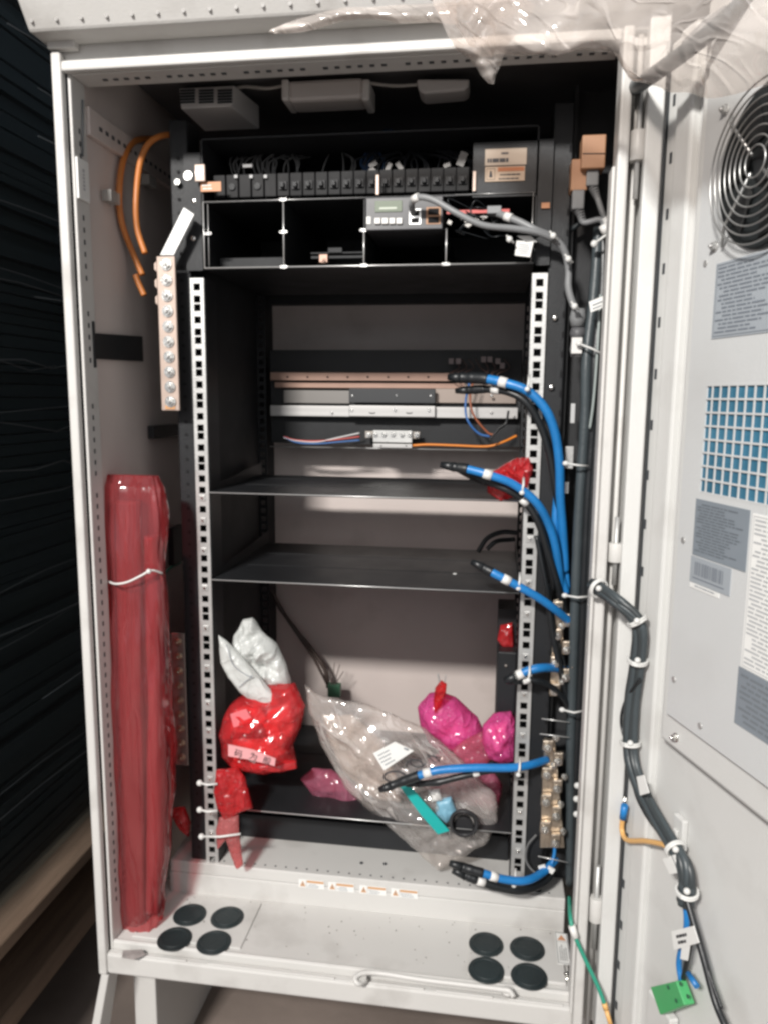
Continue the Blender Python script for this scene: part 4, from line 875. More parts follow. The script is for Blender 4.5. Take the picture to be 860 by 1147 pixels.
for q, lab in ((((578, 264), (594, 264), (601, 271), (588, 271)), 'folded white paper tag under the grey data cables'), (((578, 269), (597, 271), (593, 288), (576, 286)), 'hanging white printed tag at the right end of the power shelf')):
    mb = MB(); mb.prism([at(x, y, Y=-.03) for x, y in q], (0, .0008, 0)); o = mb.build('cable_tag', PAPER, label=lab, cat='tag')
mb = MB(); textlines(mb, lambda u, v, o_: at(578+u*18, 271+v*15+u*1.5, Y=-.0303), .1, .9, .1, .9, 5, 4, h=.35); mb.build('tag_print', GREYINK, o)
# tan sockets & plugs top right
ts = thing('socket_block', 'pair of tan socket blocks hanging at the upper right inside the cabinet', 'socket', at(655, 212, Y=.0))
pr(652, 151, 677, 188, -.035, -.005, 'socket', TAN, ts, .0015); pr(640, 178, 657, 213, -.022, .005, 'socket', TAN, ts, .0015)
mb = MB(); a = at(652, 172, Y=-.0355); b = at(677, 172, Y=-.0355); mb.tube([a, b], .0006, 6); mb.build('seam', INK, ts)
for px, y0, y1, x1, y2, lab in ((663, 189, 210, 679, 250, 'grey plug with ribbed sleeve below the upper tan socket'), (647, 214, 236, 677, 258, 'grey plug with ribbed sleeve below the lower tan socket')):
    t = thing('power_plug', lab, 'plug', at(px, y1, Y=-.02)); p, q = at(px, y0, Y=-.02), at(px+1, y1, Y=-.02); mb = MB(); mb.box(p.x-.0075, p.x+.0075, -.028, -.012, q.z, p.z); mb.build('plug_body', GREYC, t, bevel=.002)
    mb = MB(); q2 = at(px+6, y1+13, Y=-.024); d = (q2-q)
    for k in range(5): c = q+d*(k/5); mb.tube([c, c+d*.12], .0062-.0005*k, 12)
    mb.build('ribbed_sleeve', GREYC, t); mb = MB(); mb.tube(spline([q, q2, at(x1-5, y2-12, Y=-.03), at(x1, y2, Y=-.03)]), .0036, 12); mb.build('lead', GREYC, t)
    mb = MB(); e = at(x1-2, y2-6, Y=-.03); e2_ = at(x1+2, y2+3, Y=-.03); mb.tube([e, e2_], .006, 12); mb.build('marker_sleeve', WHITEP, t)
mb = MB(); p = at(665, 273, Y=-.03); mb.ball(p, .0045, (1, .7, 1), 6); mb.tube([p, at(680, 262, Y=-.035)], .0016, 8); mb.build('cable_tie', NYLON, label='nylon tie with round head beside the two grey plugs', cat='cable tie')
# small brackets on the right column
for x0, y0, x1, y1, m_, lab in ((639, 452, 643, 474, EDGE, 'thin bright slot clip on the right black column'), (633, 500, 641, 525, ZINC, 'small zinc bracket on the right black column'), (632, 540, 636, 553, EDGE, 'tiny bright clip below the zinc bracket')):
    o = pr(x0, y0, x1, y1, -.002, .002, 'metal_clip', m_, None); setp(o, label=lab, cat='clip')

# grit and swarf on the floor pan
rd = random.Random(77); mb = MB()
for i in range(70):
    x = rd.uniform(-.31, .29); y = rd.uniform(-.108, -.01); r = rd.uniform(.0004, .0011); zt = -.9152 if (x < -.15) else (-.9122 if x > .167 else -.9178)
    mb.cyl((x, y, zt), (rd.uniform(-.3, .3), rd.uniform(-.3, .3), 1), r, r*.6, 5)
mb.build('floor_grit', mat('grit', (.12, .10, .085), .9), label='scattered dark grit and metal swarf on the cabinet floor pan', cat='grit', kind='stuff')

# ================================================================ fuse terminal strips (right, low)
def fuses(x0, y0, x1, y1, n, label, seed):
    t = thing('fuse_terminal_strip', label, 'terminal strip', at((x0+x1)/2, y1, Y=.0)); rd = random.Random(seed)
    a, b = at(x0, y0, Y=.002), at(x1, y1, Y=.002)
    mb = MB(); xm = (x0+x1)/2-4
    def q(px, py, Y=-.004): return at(px, py, Y=Y)
    mb.prism([q(x0+3, y0), q(x0+15, y0), q(x1-6, y1), q(x0-2, y1)], (0, .006, 0)); mb.build('base_plate', BRONZE, t, bevel=.001)
    mb = MB(); sc = MB()
    for k in range(n):
        f = (k+.5)/n; yy = y0+(y1-y0)*f; xx = x0+8-f*4+(k % 2)*12
        w, h = (11, 15) if k % 2 else (12, 12); p = [q(xx-w/2, yy-h/2, -.012), q(xx+w/2, yy-h/2, -.012), q(xx+w/2-1, yy+h/2, -.012), q(xx-w/2-1, yy+h/2, -.012)]
        mb.prism(p, (0, .007, 0))
        sc.bolt(q(xx-1, yy+2, -.0122), (0, -1, 0), .0042, .008)
        if rd.random() < .7: sc.bolt(q(xx+rd.uniform(4, 9), yy-h*.8, -.006), (0, -1, 0), .0034, .009)
    mb.build('copper_link', BRONZE, t, bevel=.0015, split=True); sc.build('nut', SCREW, t, split=True)
fuses(606, 828, 638, 950, 8, 'lower bronze and silver terminal strip crowded with nuts beside the right rail', 1)
fuses(617, 672, 634, 780, 7, 'upper bronze terminal strip with nuts behind the slanting black cable', 2)
for x0, y0, x1, y1, lab in ((606, 805, 637, 809, 'clear edge strip above the lower terminal strip'), (604, 822, 637, 826, 'second clear edge strip above the lower terminal strip'), (602, 959, 635, 966, 'clear edge strip under the lower terminal strip')):
    mb = MB(); mb.tube([at(x0, y0, Y=-.015), at(x1, y1, Y=-.015)], .0007, 6); mb.build('guard_edge', EDGE, label=lab, cat='guard')
mb = MB()
for x, y in ((646, 880), (645, 895), (645, 912)): mb.ball(at(x, y, Y=-.03), .0045, (1, .8, 1), 6)
mb.build('tie_head_row', NYLON, tr, split=True)
mb = MB(); mb.tube(pth([(600, 935, -.01), (590, 948, -.012), (589, 965, -.015), (600, 978, -.02), (614, 977, -.02)]), .0016, 8); mb.build('looped_lead', mat('lead_grey', (.12, .12, .12), .4), label='thin grey lead looping beside the foot of the right rail', cat='wire')
mb = MB(); mb.tube(pth([(621, 945, -.005), (620, 958, -.01), (617, 968, -.015)]), .0025, 8); mb.build('short_blue_lead', BLUE, label='short blue lead under the lower terminal strip', cat='wire')
for (x, y), a_ in (((607, 973), .4), ((616, 975), -.5)):
    p = at(x, y, Y=-.022); c, s_ = math.cos(a_), math.sin(a_); mb = MB(); mb.prism([p+Vector((u*c-v*s_, 0, u*s_+v*c))*.005 for u, v in ((-1, -.8), (1, -.8), (1, .8), (-1, .8))], (0, .003, 0)); mb.build('cable_tag', PAPER, label='small white tag at the end of the thin lead below the terminal strip', cat='tag', group='white tags at the foot of the right rail')
for x, y, lab in ((591, 762, 'nylon tie fixing the short blue cable to the right rail'), (580, 868, 'nylon tie fixing the long blue cable to the right rail'), (575, 992, 'nylon tie fixing the lowest cables to the right rail'), (590, 436, 'nylon tie around the uppermost blue cable'), (584, 552, 'nylon tie around the second blue cable'), (580, 659, 'nylon tie around the blue cable over the middle shelf')):
    p = at(x, y, Y=-.048); mb = MB(); mb.ball(p, .0036, (1, .8, .9), 6); mb.tube([p, p+Vector((.0015, .0, .010)), p+Vector((.002, .012, .018))], .0016, 8); mb.build('cable_tie', NYLON, label=lab, cat='cable tie')

# ================================================================ door cables
def dpts(l): 
    out = []
    for x, y, o in l: s_, z_ = door(x, y, o); out.append(D(s_, z_, o))
    return out
dh = thing('door_harness', 'dark cable harness tied with white ties running from the frame down the open door', 'cable bundle', dpts([(712, 690, .02)])[0])
base = [at(664, 655, Y=-.155), at(688, 672, Y=-.185)]+dpts([(707, 688, .030), (716, 706, .022), (713, 745, .018), (707, 790, .018), (706, 845, .018), (716, 880, .018), (732, 912, .018), (752, 945, .018), (765, 968, .018), (769, 990, .018), (767, 1012, .016)])
for i in range(6):
    a_ = i*math.pi/3; mb = MB(); P = spline(base, 8)
    mb.tube([p+Vector((math.cos(a_+j*.03)*.0042, -math.cos(a_+j*.03)*.003, math.sin(a_+j*.03)*.0042)) for j, p in enumerate(P)], .0042, 10, wob=.08); mb.build('cable', GREENC if i % 2 else mat('harness_cable', (.035, .042, .045), .4), dh)
for x, y, o in ((662, 655, 0), (712, 692, 1), (712, 736, 1), (706, 836, 1), (755, 952, 1), (767, 998, 1)):
    mb = MB(); c = at(x, y, Y=-.17) if not o else dpts([(x, y, .018)])[0]
    i = min(range(len(P)), key=lambda k: (P[k]-c).length); t_ = (P[min(i+1, len(P)-1)]-P[max(i-1, 0)]).normalized(); u = t_.orthogonal().normalized(); v = t_.cross(u)
    for w_ in (-.0012, .0012): mb.tube([P[i]+t_*w_+(u*math.cos(k)+v*math.sin(k))*.0105 for k in [2*math.pi*j/16 for j in range(17)]], .0016, 6, cap=False)
    mb.ball(P[i]+(CP-P[i]).normalized()*.011, .0035, n=6); mb.build('tie', NYLON, dh)
for pts, r, m_, nm in (([(716, 760, .02), (700, 785, .022), (695, 810, .02), (703, 840, .02)], .0016, BLKC, 'side_loop'), ([(706, 850, .02), (710, 885, .022), (722, 912, .022), (742, 940, .02)], .0014, BLKC, 'side_loop'),
                       ([(767, 1008, .016), (768, 1040, .016), (760, 1075, .014), (762, 1098, .014)], .0030, BLUE, 'blue_tail'), ([(769, 1008, .018), (775, 1035, .018), (770, 1070, .016), (765, 1096, .014)], .0028, BLKC, 'black_tail'),
                       ([(768, 1005, .02), (778, 1040, .02), (788, 1075, .02), (800, 1120, .02), (812, 1150, .02)], .0035, BLKC, 'black_tail'), ([(785, 1065, .02), (795, 1095, .02), (808, 1130, .02)], .0016, BLKC, 'black_tail')):
    mb = MB(); mb.tube(spline(dpts(pts), 10), r, 10); mb.build(nm, m_, dh)
def dcard(pts, o, name, label, rows=0):
    q = dpts([(x, y, o) for x, y in pts]); mb = MB(); mb.prism(q, DN*.0008); c = mb.build(name, PAPER, label=label, cat='tag')
    if rows:
        mb = MB(); textlines(mb, lambda u, v, o_: q[0]+(q[1]-q[0])*u+(q[3]-q[0])*v+DN*.0011, .2, .9, .2, .85, rows, 5, h=.5); mb.build('tag_print', INK, c)
dcard([(742, 962), (756, 957), (758, 978), (750, 979)], .024, 'cable_tag', 'small white tag on the door harness near its lower bend')
dcard([(752, 1043), (777, 1037), (783, 1056), (755, 1064)], .028, 'cable_tag', 'white tag with a number on the lower end of the door harness', 2)
dcard([(764, 1058), (773, 1056), (770, 1076), (762, 1074)], .027, 'cable_tag', 'narrow white tag hanging under the numbered tag')
dcard([(713, 870), (721, 868), (727, 888), (717, 891)], .030, 'cable_tag', 'white tag tucked in the door harness above its yellow wire')
yw = thing('yellow_earth_wire', 'yellow orange earth wire bolted to the door edge, left of the harness', 'wire', dpts([(697, 905, .01)])[0])
mb = MB(); mb.tube(spline(dpts([(697, 915, .010), (696, 930, .010), (702, 941, .012), (722, 942, .014), (742, 946, .014), (752, 953, .014)]), 10), .0030, 10); mb.build('sheath', YELLOWG, yw)
mb = MB(); q = dpts([(699, 902, .010), (697, 917, .010)]); mb.tube(q, .0042, 12); mb.build('blue_ferrule', BLUE, yw)
mb = MB(); mb.bolt(dpts([(698, 896, .002)])[0], (DN+Vector((0, -.3, 0))), .005, .010); mb.build('stud_nut', SCREW, yw)
gt = thing('green_terminal', 'translucent green terminal block at the foot of the open door', 'terminal block', dpts([(760, 1130, .01)])[0])
q = dpts([(739, 1104, .012), (768, 1097, .012), (778, 1124, .012), (750, 1135, .012)]); mb = MB(); mb.prism(q, DN*.012); mb.build('block', GREENT, gt, bevel=.001)
mb = MB()
for x, y in ((748, 1106), (762, 1102), (757, 1121), (770, 1116)): p = dpts([(x, y, .0245)])[0]; mb.cyl(p, DN, .002, .0008, 10)
mb.build('terminal_hole', mat('deep_green', (.02, .10, .05), .5), gt)
q = dpts([(733, 1108, .0), (735, 1147, .0), (790, 1147, .0), (779, 1110, .0)]); mb = MB(); s0, z0 = door(735, 1106); mb.dbox(s0, s0+.045, z0-.08, z0, .0, .011); mb.build('terminal_housing', DOORP, gt, bevel=.002)
mb = MB(); q = dpts([(770, 1090, .02), (780, 1105, .02)]); mb.tube(q, .0030, 10); mb.build('blue_ferrule', BLUE, gt)
# green and yellow wire at frame foot
gy = thing('green_earth_wire', 'green earth wire with white sleeve hanging over the cabinet lower right corner', 'wire', at(660, 1100, Y=-.17))
P = pth([(637, 1005, -.10), (638, 1025, -.145), (642, 1045, -.158), (655, 1075, -.162), (672, 1112, -.17), (684, 1150, -.18)], 10)
mb = MB(); mb.tube(P, .0026, 10); mb.build('sheath', GREENW, gy); mb = MB(); i = 16; mb.tube([P[i], P[i+6]], .0045, 10); mb.build('marker_sleeve', WHITEP, gy)
mb = MB(); mb.tube([P[-8], P[-6]], .0034, 10); mb.tube([P[-6], P[-1]], .0028, 10); mb.build('yellow_end', YELLOWG, gy)
# big black conduit top right
P = [at(697, 100, Y=-.05), at(712, 97, Y=-.15), at(728, 86, Y=-.205), at(748, 72, Y=-.235), at(780, 48, Y=-.26), at(815, 18, Y=-.28), at(850, -15, Y=-.30)]
mb = MB(); P = spline(P, 12); mb.tube(P, .0075, 16); mb.build('black_conduit', GREENC, label='thick dark grey conduit leaving the cabinet at the upper right under the plastic film', cat='conduit')
mb = MB(); mb.tube([at(x, y, Y=-.25) for x, y in ((768, 52), (790, 30), (840, -5))], .006, 14); mb.build('light_grey_pipe', GREYC, label='lighter grey pipe next to the conduit at the top right corner', cat='pipe')
# door stay lying on pan
sty = thing('door_stay_rod', 'white bent stay rod lying along the front edge of the cabinet floor pan', 'rod', at(480, 1105, Z=-.915))
P = [at(x, y, Z=z_) for x, y, z_ in ((410, 1098, -.918), (402, 1102, -.914), (398, 1096, -.91), (406, 1090, -.908), (425, 1090, -.910), (470, 1097, -.911), (520, 1103, -.911), (560, 1108, -.911), (570, 1110, -.911), (575, 1117, -.914))]
mb = MB(); mb.tube(spline(P, 8), .0034, 12); mb.build('rod', PAINT, sty)
mb = MB(); mb.cyl(at(404, 1098, Z=-.9175), (0, 0, 1), .008, .005, 20); mb.cyl(at(568, 1112, Z=-.9175), (0, 0, 1), .008, .004, 20); mb.build('rod_seat', PAINT, sty, split=True)
mb = MB()
for x, y in ((634, 1095), ): mb.bolt(at(x, y, Z=-.917), (0, 0, 1), .0045, .007)
mb.build('pan_bolt', SCREW, cab)
# damaged paint tape at the left corner of the pan
mb = MB(); q = [at(x, y, Z=-.9195) for x, y in ((138, 1065), (160, 1064), (163, 1070), (150, 1075), (137, 1073))]; mb.prism(q, (0, 0, .0008)); mb.build('bare_tape_patch', mat('tape', (.30, .28, .27), .4, vary=.3, vscale=60), label='dull grey tape scrap at the front left corner of the floor pan', cat='tape')

# ================================================================ bags
def bag(name, outline, Y, thick, m_, label=None, cat=None, parent=None, seed=0, amp=.25, freq=40, cx=None, cy=None, rings=22, dirv=(1, 0, .3), slope=0, par_rough=0):
    """closed plastic bag: star-shaped outline (photo outline at its own distance) inflated to a real thickness with crumple ridges"""
    O = [at(x, y, Y=Y) for x, y in outline]; n = len(O); c = at(cx, cy, Y=Y) if cx else sum(O, Vector())/n
    M_ = max(96, n*8); ring = []
    for k in range(M_):
        f = k/M_*n; i = int(f); t = f-i; ring.append(O[i]*(1-t)+O[(i+1) % n]*t)
    mb = MB(); F = []; B = []; sv = Vector((seed*7.3, seed*3.1, seed)); dv = Vector(dirv).normalized()
    def rid(p):
        return crease(Vector(p)+sv, freq*1.1, seed)*.55+.12*noise.noise((Vector(p)+sv)*freq*3)
    for r in range(rings+1):
        t = r/rings; h = thick*math.sqrt(max(0, 1-t**2.2)); fr_, br_ = [], []
        for p0 in ring:
            jit = 1+.02*noise.noise(p0*80+sv) if r else 1
            p = c+(p0-c)*t*jit; d = rid(p)
            hh = h*(1+amp*2.2*d)
            yo = slope*(p.z-c.z)
            fr_.append(mb.b.verts.new((p.x, p.y-hh+yo, p.z+.002*d)))
            br_.append(mb.b.verts.new((p.x, p.y+hh*.8+.0004+yo, p.z)) if r < rings else None)
        F.append(fr_); B.append(br_)
    for r in range(rings):
        for k in range(M_):
            k2 = (k+1) % M_
            mb.b.faces.new([F[r][k], F[r+1][k], F[r+1][k2], F[r][k2]]).smooth = True
            o1, o2 = (B[r+1][k], B[r+1][k2]) if r+1 < rings else (F[r+1][k], F[r+1][k2])
            mb.b.faces.new([B[r][k], B[r][k2], o2, o1]).smooth = True
    return mb.build(name, m_, parent, label=label, cat=cat)

# long red wrapped pack (loft)
def loft(sections, m_, name, parent=None, seed=0, amp=.003, n=48, freq=25, **kw):
    mb = MB(); rows = []
    K = 90
    for j in range(K+1):
        f = j/K*(len(sections)-1); i = min(int(f), len(sections)-2); t = f-i
        a, b = sections[i], sections[i+1]; c = Vector(a[0])*(1-t)+Vector(b[0])*t; w = a[1]*(1-t)+b[1]*t; d = a[2]*(1-t)+b[2]*t; row = []
        for k in range(n):
            th = 2*math.pi*k/n; cs, sn = math.cos(th), math.sin(th)
            px = w*math.copysign(abs(cs)**.7, cs); py = d*math.copysign(abs(sn)**.7, sn)
            q = Vector((c.x+px, c.y+py, c.z)); nn = noise.noise(Vector((k*.55+seed, c.z*6, seed)))*.8+.6*crease(Vector((q.x, q.y, q.z*.3)), freq*1.3, seed)
            q += Vector((px, py, 0)).normalized()*amp*nn*1.6; row.append(mb.b.verts.new(q))
        rows.append(row)
    for a, b in zip(rows, rows[1:]):
        for k in range(n): mb.b.faces.new([a[k], a[(k+1) % n], b[(k+1) % n], b[k]]).smooth = True
    mb.b.faces.new(rows[0]); mb.b.faces.new(rows[-1][::-1]); return mb.build(name, m_, parent, **kw)
rp = thing('long_red_package', 'long upright package wrapped in red plastic film leaning on the left inner wall', 'package', at(165, 1052, Z=-.917))
Yp = -.065
def sec(xl, xr, y, Y, d):
    Y = at(118+(y-545)*.04, y, X=-.329).y+Y*0+.024; a, b = at(xl, y, Y=Y), at(xr, y, Y=Y); return ((a+b)/2, (b.x-a.x)/2, d)
secs = [sec(124, 176, 532, -.045, .004), sec(118, 182, 545, -.045, .014), sec(119, 186, 600, -.05, .020), sec(120, 183, 640, -.05, .020), sec(122, 188, 690, -.055, .022), sec(126, 190, 780, -.06, .026), sec(130, 191, 870, -.06, .026), sec(134, 188, 950, -.065, .026), sec(138, 184, 1010, -.07, .024), sec(139, 177, 1045, -.08, .016), sec(140, 160, 1058, -.088, .008)]
loft(secs, REDL, 'red_film', rp, seed=3, amp=.0055)
si = [sec(132, 158, 560, -.042, .010), sec(134, 162, 800, -.055, .012), sec(141, 165, 1040, -.07, .011)]
CARD = mat('packed_board', (.17, .13, .125), .6, vary=.2, vscale=20, bump=.5, bscale=120, stretch=(6, 6, .4)); CARD2 = mat('packed_tube', (.24, .14, .15), .5)
loft(si, CARD, 'packed_board', rp, seed=5, amp=.001)
loft([sec(124, 129, 565, -.055, .005), sec(127, 133, 800, -.07, .005), sec(139, 144, 1040, -.08, .005)], CARD2, 'packed_tube', rp, seed=6, amp=.0008)
loft([sec(164, 177, 600, -.04, .010), sec(168, 184, 800, -.045, .012), sec(166, 180, 1020, -.06, .010)], CARD2, 'packed_tube', rp, seed=8, amp=.0012)
a = [at(x, y, Y=Y_) for x, y, Y_ in ((121, 651, -.088), (130, 654, -.108), (143, 652, -.110), (158, 645, -.106), (170, 639, -.100), (182, 642, -.085))]
mb = MB(); mb.tube(spline(a, 6), .0015, 8); mb.ball(at(167, 640, Y=-.104), .0035, n=6); mb.build('cable_tie', NYLON, label='white nylon tie around the upper part of the long red package', cat='cable tie')
# small red scraps behind the left column
bag('red_plastic_scrap', [(192, 905), (207, 903), (214, 922), (212, 937), (203, 930), (194, 915)], .02, .008, REDF, 'crumpled dull red plastic scrap behind the foot of the long red package', 'plastic scrap', seed=4, amp=.5)

# white crumpled bag
wb = thing('white_bag', 'crumpled white foam bag on top of the red bag at the left of the rack', 'bag', at(290, 790, Y=.03))
bag('bag_body', [(262, 712), (272, 694), (283, 692), (293, 706), (310, 722), (320, 742), (327, 767), (300, 790), (275, 760), (258, 735)], .03, .022, WBAG, parent=wb, seed=11, amp=.8, freq=26)
bag('folded_flap', [(245, 711), (252, 716), (268, 732), (290, 757), (308, 778), (313, 788), (303, 793), (292, 792), (270, 776), (255, 757), (247, 740)], -.002, .012, WBAG, parent=wb, seed=12, amp=.3, freq=22)
mb = MB(); mb.tube(pth([(254, 722, -.015), (262, 745, -.016), (278, 757, -.016), (283, 757, -.016)]), .0006, 5); mb.tube(pth([(268, 770, -.014), (276, 763, -.0155), (283, 758, -.016)]), .0006, 5); mb.build('fold_line', GREYINK, wb)
PALEPART = mat('packed_part', (.72, .58, .56), .5, vary=.2, vscale=40)
# red bag with paper strip
rb = thing('red_bag', 'bulky red plastic bag with a pale paper strip of characters, by the left rail', 'bag', at(292, 862, Y=.0))
bag('bag_body', [(262, 785), (290, 768), (330, 765), (342, 790), (337, 815), (328, 835), (333, 858), (300, 866), (262, 860), (250, 845), (246, 820), (252, 798)], .01, .035, REDF, parent=rb, seed=21, amp=.42, freq=15, cx=290, cy=818)
bag('packed_part', [(262, 795), (288, 785), (300, 805), (280, 822), (258, 818)], .005, .012, PALEPART, parent=rb, seed=25, amp=.6, freq=30, rings=10)
bag('packed_part', [(300, 795), (326, 785), (330, 815), (316, 838), (298, 822)], .005, .012, PALEPART, parent=rb, seed=26, amp=.6, freq=30, rings=10)
bag('packed_part', [(260, 828), (300, 828), (322, 842), (300, 856), (262, 852)], .0, .018, PALEPART, parent=rb, seed=27, amp=.6, freq=30, rings=10)
bag('bag_hem', [(262, 845), (300, 850), (332, 852), (333, 860), (318, 864), (290, 863), (258, 858)], -.008, .012, REDF, parent=rb, seed=23, amp=.4, freq=20)
for q in (((258, 800), (276, 794), (284, 808), (262, 815)), ((294, 809), (310, 812), (318, 828), (300, 822))):
    mb = MB(); mb.prism([at(x, y, Y=-.014) for x, y in q], (0, .001, 0)); mb.build('inner_paper', mat('pink_paper', (.70, .17, .19), .35), rb, bevel=.0003)
YS = -.043
q = [at(x, y, Y=YS) for x, y in ((256, 834), (284, 840), (309, 850), (308, 858), (280, 851), (256, 847))]; mb = MB(); mb.prism(q, (0, .0015, 0)); ps_ = mb.build('paper_strip', mat('pink_strip', (.70, .33, .34), .5), rb)
def textobj(txt, size, origin, ux, uy, m_, name, parent, ext=.0):
    cu = bpy.data.curves.new(name, 'FONT'); cu.body = txt; cu.size = size; cu.resolution_u = 3; tmp = bpy.data.objects.new('tmp', cu); COL.objects.link(tmp)
    dg = bpy.context.evaluated_depsgraph_get(); me = bpy.data.meshes.new_from_object(tmp.evaluated_get(dg)); bpy.data.objects.remove(tmp)
    ux = Vector(ux).normalized(); uy = Vector(uy).normalized(); o0 = org(parent)
    for v in me.vertices: v.co = Vector(origin)-o0+ux*v.co.x+uy*v.co.y
    me.materials.clear(); me.materials.append(m_); o = bpy.data.objects.new(name, me); COL.objects.link(o); o.parent = parent; return o
for i, (ch, x, y) in enumerate((('码', 263, 845), ('为', 280, 848.5), ('般', 295, 853))):
    textobj(ch, .0125, at(x-1, y+.5, Y=YS-.0008), (1, 0, -.28), (.28, 0, 1), INK, 'character', ps_)
# small red pouch tied to rail + transparent tail
rp2 = thing('red_pouch', 'small bright red folded plastic pouch tied to the left rail', 'bag', at(262, 917, Y=-.03))
bag('bag_body', [(243, 862), (266, 859), (274, 870), (283, 905), (268, 911), (252, 918), (244, 905), (240, 885)], -.03, .014, REDF, parent=rp2, seed=31, amp=.45, freq=24)
bag('bag_tail', [(246, 915), (256, 914), (268, 912), (268, 925), (270, 948), (273, 970), (266, 974), (260, 960), (254, 940), (244, 952), (242, 930)], -.03, .008, PINKR, parent=rp2, seed=33, amp=.5, freq=26, cx=257, cy=930)
for y, x0, x1, lab in ((877, 224, 244, 'top nylon tie of the red pouch on the left rail'), (907, 224, 244, 'middle nylon tie of the red pouch on the left rail'), (937, 226, 270, 'bottom nylon tie around the clear tail of the red pouch')):
    mb = MB(); a, b = at(x0, y, Y=-.045), at(x1, y-(3 if x1 > 250 else -1), Y=-.045); mb.tube([a, (a+b)/2+Vector((0, -.004, 0)), b], .0017, 8); mb.ball(a, .0045, n=6); mb.build('cable_tie', NYLON, label=lab, cat='cable tie')
# red knot on rail at right
bag('red_plastic_knot', [(545, 532), (560, 522), (578, 513), (592, 512), (597, 525), (590, 545), (576, 556), (560, 562), (545, 552)], .0, .016, REDF, 'red plastic knot beside the right rail above the upper shelf', 'plastic scrap', seed=41, amp=.7)
bag('red_plastic_corner', [(560, 700), (573, 697), (575, 726), (563, 727), (556, 716)], .09, .008, REDF, 'dull red plastic corner behind the right rail below the middle shelf', 'plastic scrap', seed=42, amp=.4)
# pink bags
pb = thing('pink_bag', 'tall magenta plastic bag with a red knotted top against the back', 'bag', at(505, 850, Y=.10))
bag('bag_body', [(480, 777), (493, 775), (510, 782), (535, 805), (545, 825), (540, 850), (510, 858), (480, 830), (470, 810), (467, 792)], .10, .035, PINKF, parent=pb, seed=51, amp=.35, freq=13)
bag('packed_part', [(485, 805), (505, 800), (530, 815), (530, 840), (505, 845), (488, 825)], .10, .015, PALEPART, parent=pb, seed=54, amp=.6, freq=26, rings=10)
bag('bag_neck', [(487, 770), (494, 762), (500, 766), (499, 778), (494, 790), (486, 800), (485, 785)], .07, .010, REDF, parent=pb, seed=52, amp=.6)
mb = MB(); mb.tube(pth([(490, 755, .07), (492, 764, .07)]), .0015, 6); mb.tube(pth([(499, 756, .07), (497, 766, .07)]), .0008, 6); mb.build('neck_tie', ZINC, pb, split=True)
pb2 = thing('pink_pouch', 'smaller magenta plastic bag pressed against the right rail', 'bag', at(560, 855, Y=.04))
bag('bag_body', [(540, 812), (552, 799), (572, 796), (578, 812), (577, 835), (576, 852), (560, 854), (545, 848), (539, 830)], .04, .024, PINKF, parent=pb2, seed=61, amp=.45, freq=22)
bag('packed_part', [(548, 812), (568, 806), (572, 840), (552, 845)], .04, .014, PALEPART, parent=pb2, seed=65, amp=.6, rings=10)
bag('film_tail', [(548, 815), (520, 828), (500, 845), (510, 858), (535, 860), (552, 850), (556, 830)], .05, .010, PINKC, parent=pb2, seed=63, amp=.5, freq=24)
bag('pink_film', [(500, 838), (545, 850), (562, 880), (557, 910), (520, 900), (470, 880), (478, 850)], .06, .016, PINKC, 'pale pink film sheet under the pink bags, behind the clear bag', 'film', seed=64, amp=.4, freq=30)
bag('pink_packet', [(337, 872), (350, 860), (370, 862), (400, 880), (412, 900), (400, 908), (375, 905), (350, 890)], .06, .014, PINKC, 'glossy pale pink packet lying on the lowest shelf left of the clear bag', 'packet', seed=66, amp=.4, freq=18)
# large clear bag
cb_ = thing('clear_bag', 'large cloudy clear plastic bag of small parts hanging across the lower rack', 'bag', at(490, 974, Y=.02))
bag('bag_film', [(341, 766), (352, 775), (372, 782), (410, 788), (440, 800), (475, 815), (510, 845), (540, 875), (556, 892), (558, 920), (545, 945), (515, 962), (490, 975), (468, 955), (440, 930), (410, 905), (385, 880), (360, 835), (345, 795)], .02, .020, CLEARB, parent=cb_, seed=71, amp=.75, freq=15, cx=460, cy=885, rings=30, dirv=(1, 0, -.8))
YI = .01
q = [at(x, y, Y=YI-.025) for x, y in ((448, 882), (458, 880), (480, 905), (503, 931), (490, 935), (470, 912))]; mb = MB(); mb.prism(q, (0, .003, 0)); mb.build('teal_strip', TEAL, cb_, bevel=.0006)
mb = MB()
for k in range(9): mb.tube([at(519, 922, Y=YI-.025+k*.0035)+Vector((.0185*(1-.03*(k % 3))*math.cos(t), .0015*math.sin(3*t+k), .019*math.sin(t))) for t in [2*math.pi*j/32 for j in range(33)]], .0026, 8, cap=False)
mb.cyl(at(519, 922, Y=YI), (0, -1, 0), .014, .010, 24); mb.build('black_coil', mat('coil', (.02, .02, .022), .5), cb_)
q = [at(x, y, Y=YI-.042) for x, y in ((418, 844), (442, 831), (463, 841), (430, 863))]; mb = MB(); mb.prism(q, (0, .001, 0)); cl = mb.build('paper_label', PAPER, cb_)
mb = MB(); textlines(mb, lambda u, v, o_: q[0]+(q[1]-q[0])*u+(q[3]-q[0])*v+Vector((0, -.0004, 0)), .08, .75, .15, .9, 4, 3, h=.3); mb.tube([at(452, 838, Y=YI-.0428), at(457, 840, Y=YI-.0428)], .0012, 6); mb.build('label_print', GREYINK, cl)
bag('blue_part', [(488, 895), (505, 893), (512, 910), (500, 922), (487, 912)], YI-.005, .010, mat('pale_blue_part', (.18, .38, .50), .4), parent=cb_, seed=75)
bag('grey_part', [(478, 885), (492, 883), (495, 896), (483, 898)], YI-.01, .006, WHITEP, parent=cb_, seed=76)
bag('brown_part', [(360, 800), (395, 800), (430, 830), (445, 870), (450, 900), (420, 895), (385, 865), (368, 830)], .03, .010, mat('brown_card', (.38, .32, .28), .6, vary=.15, vscale=14), parent=cb_, seed=77, amp=.4)
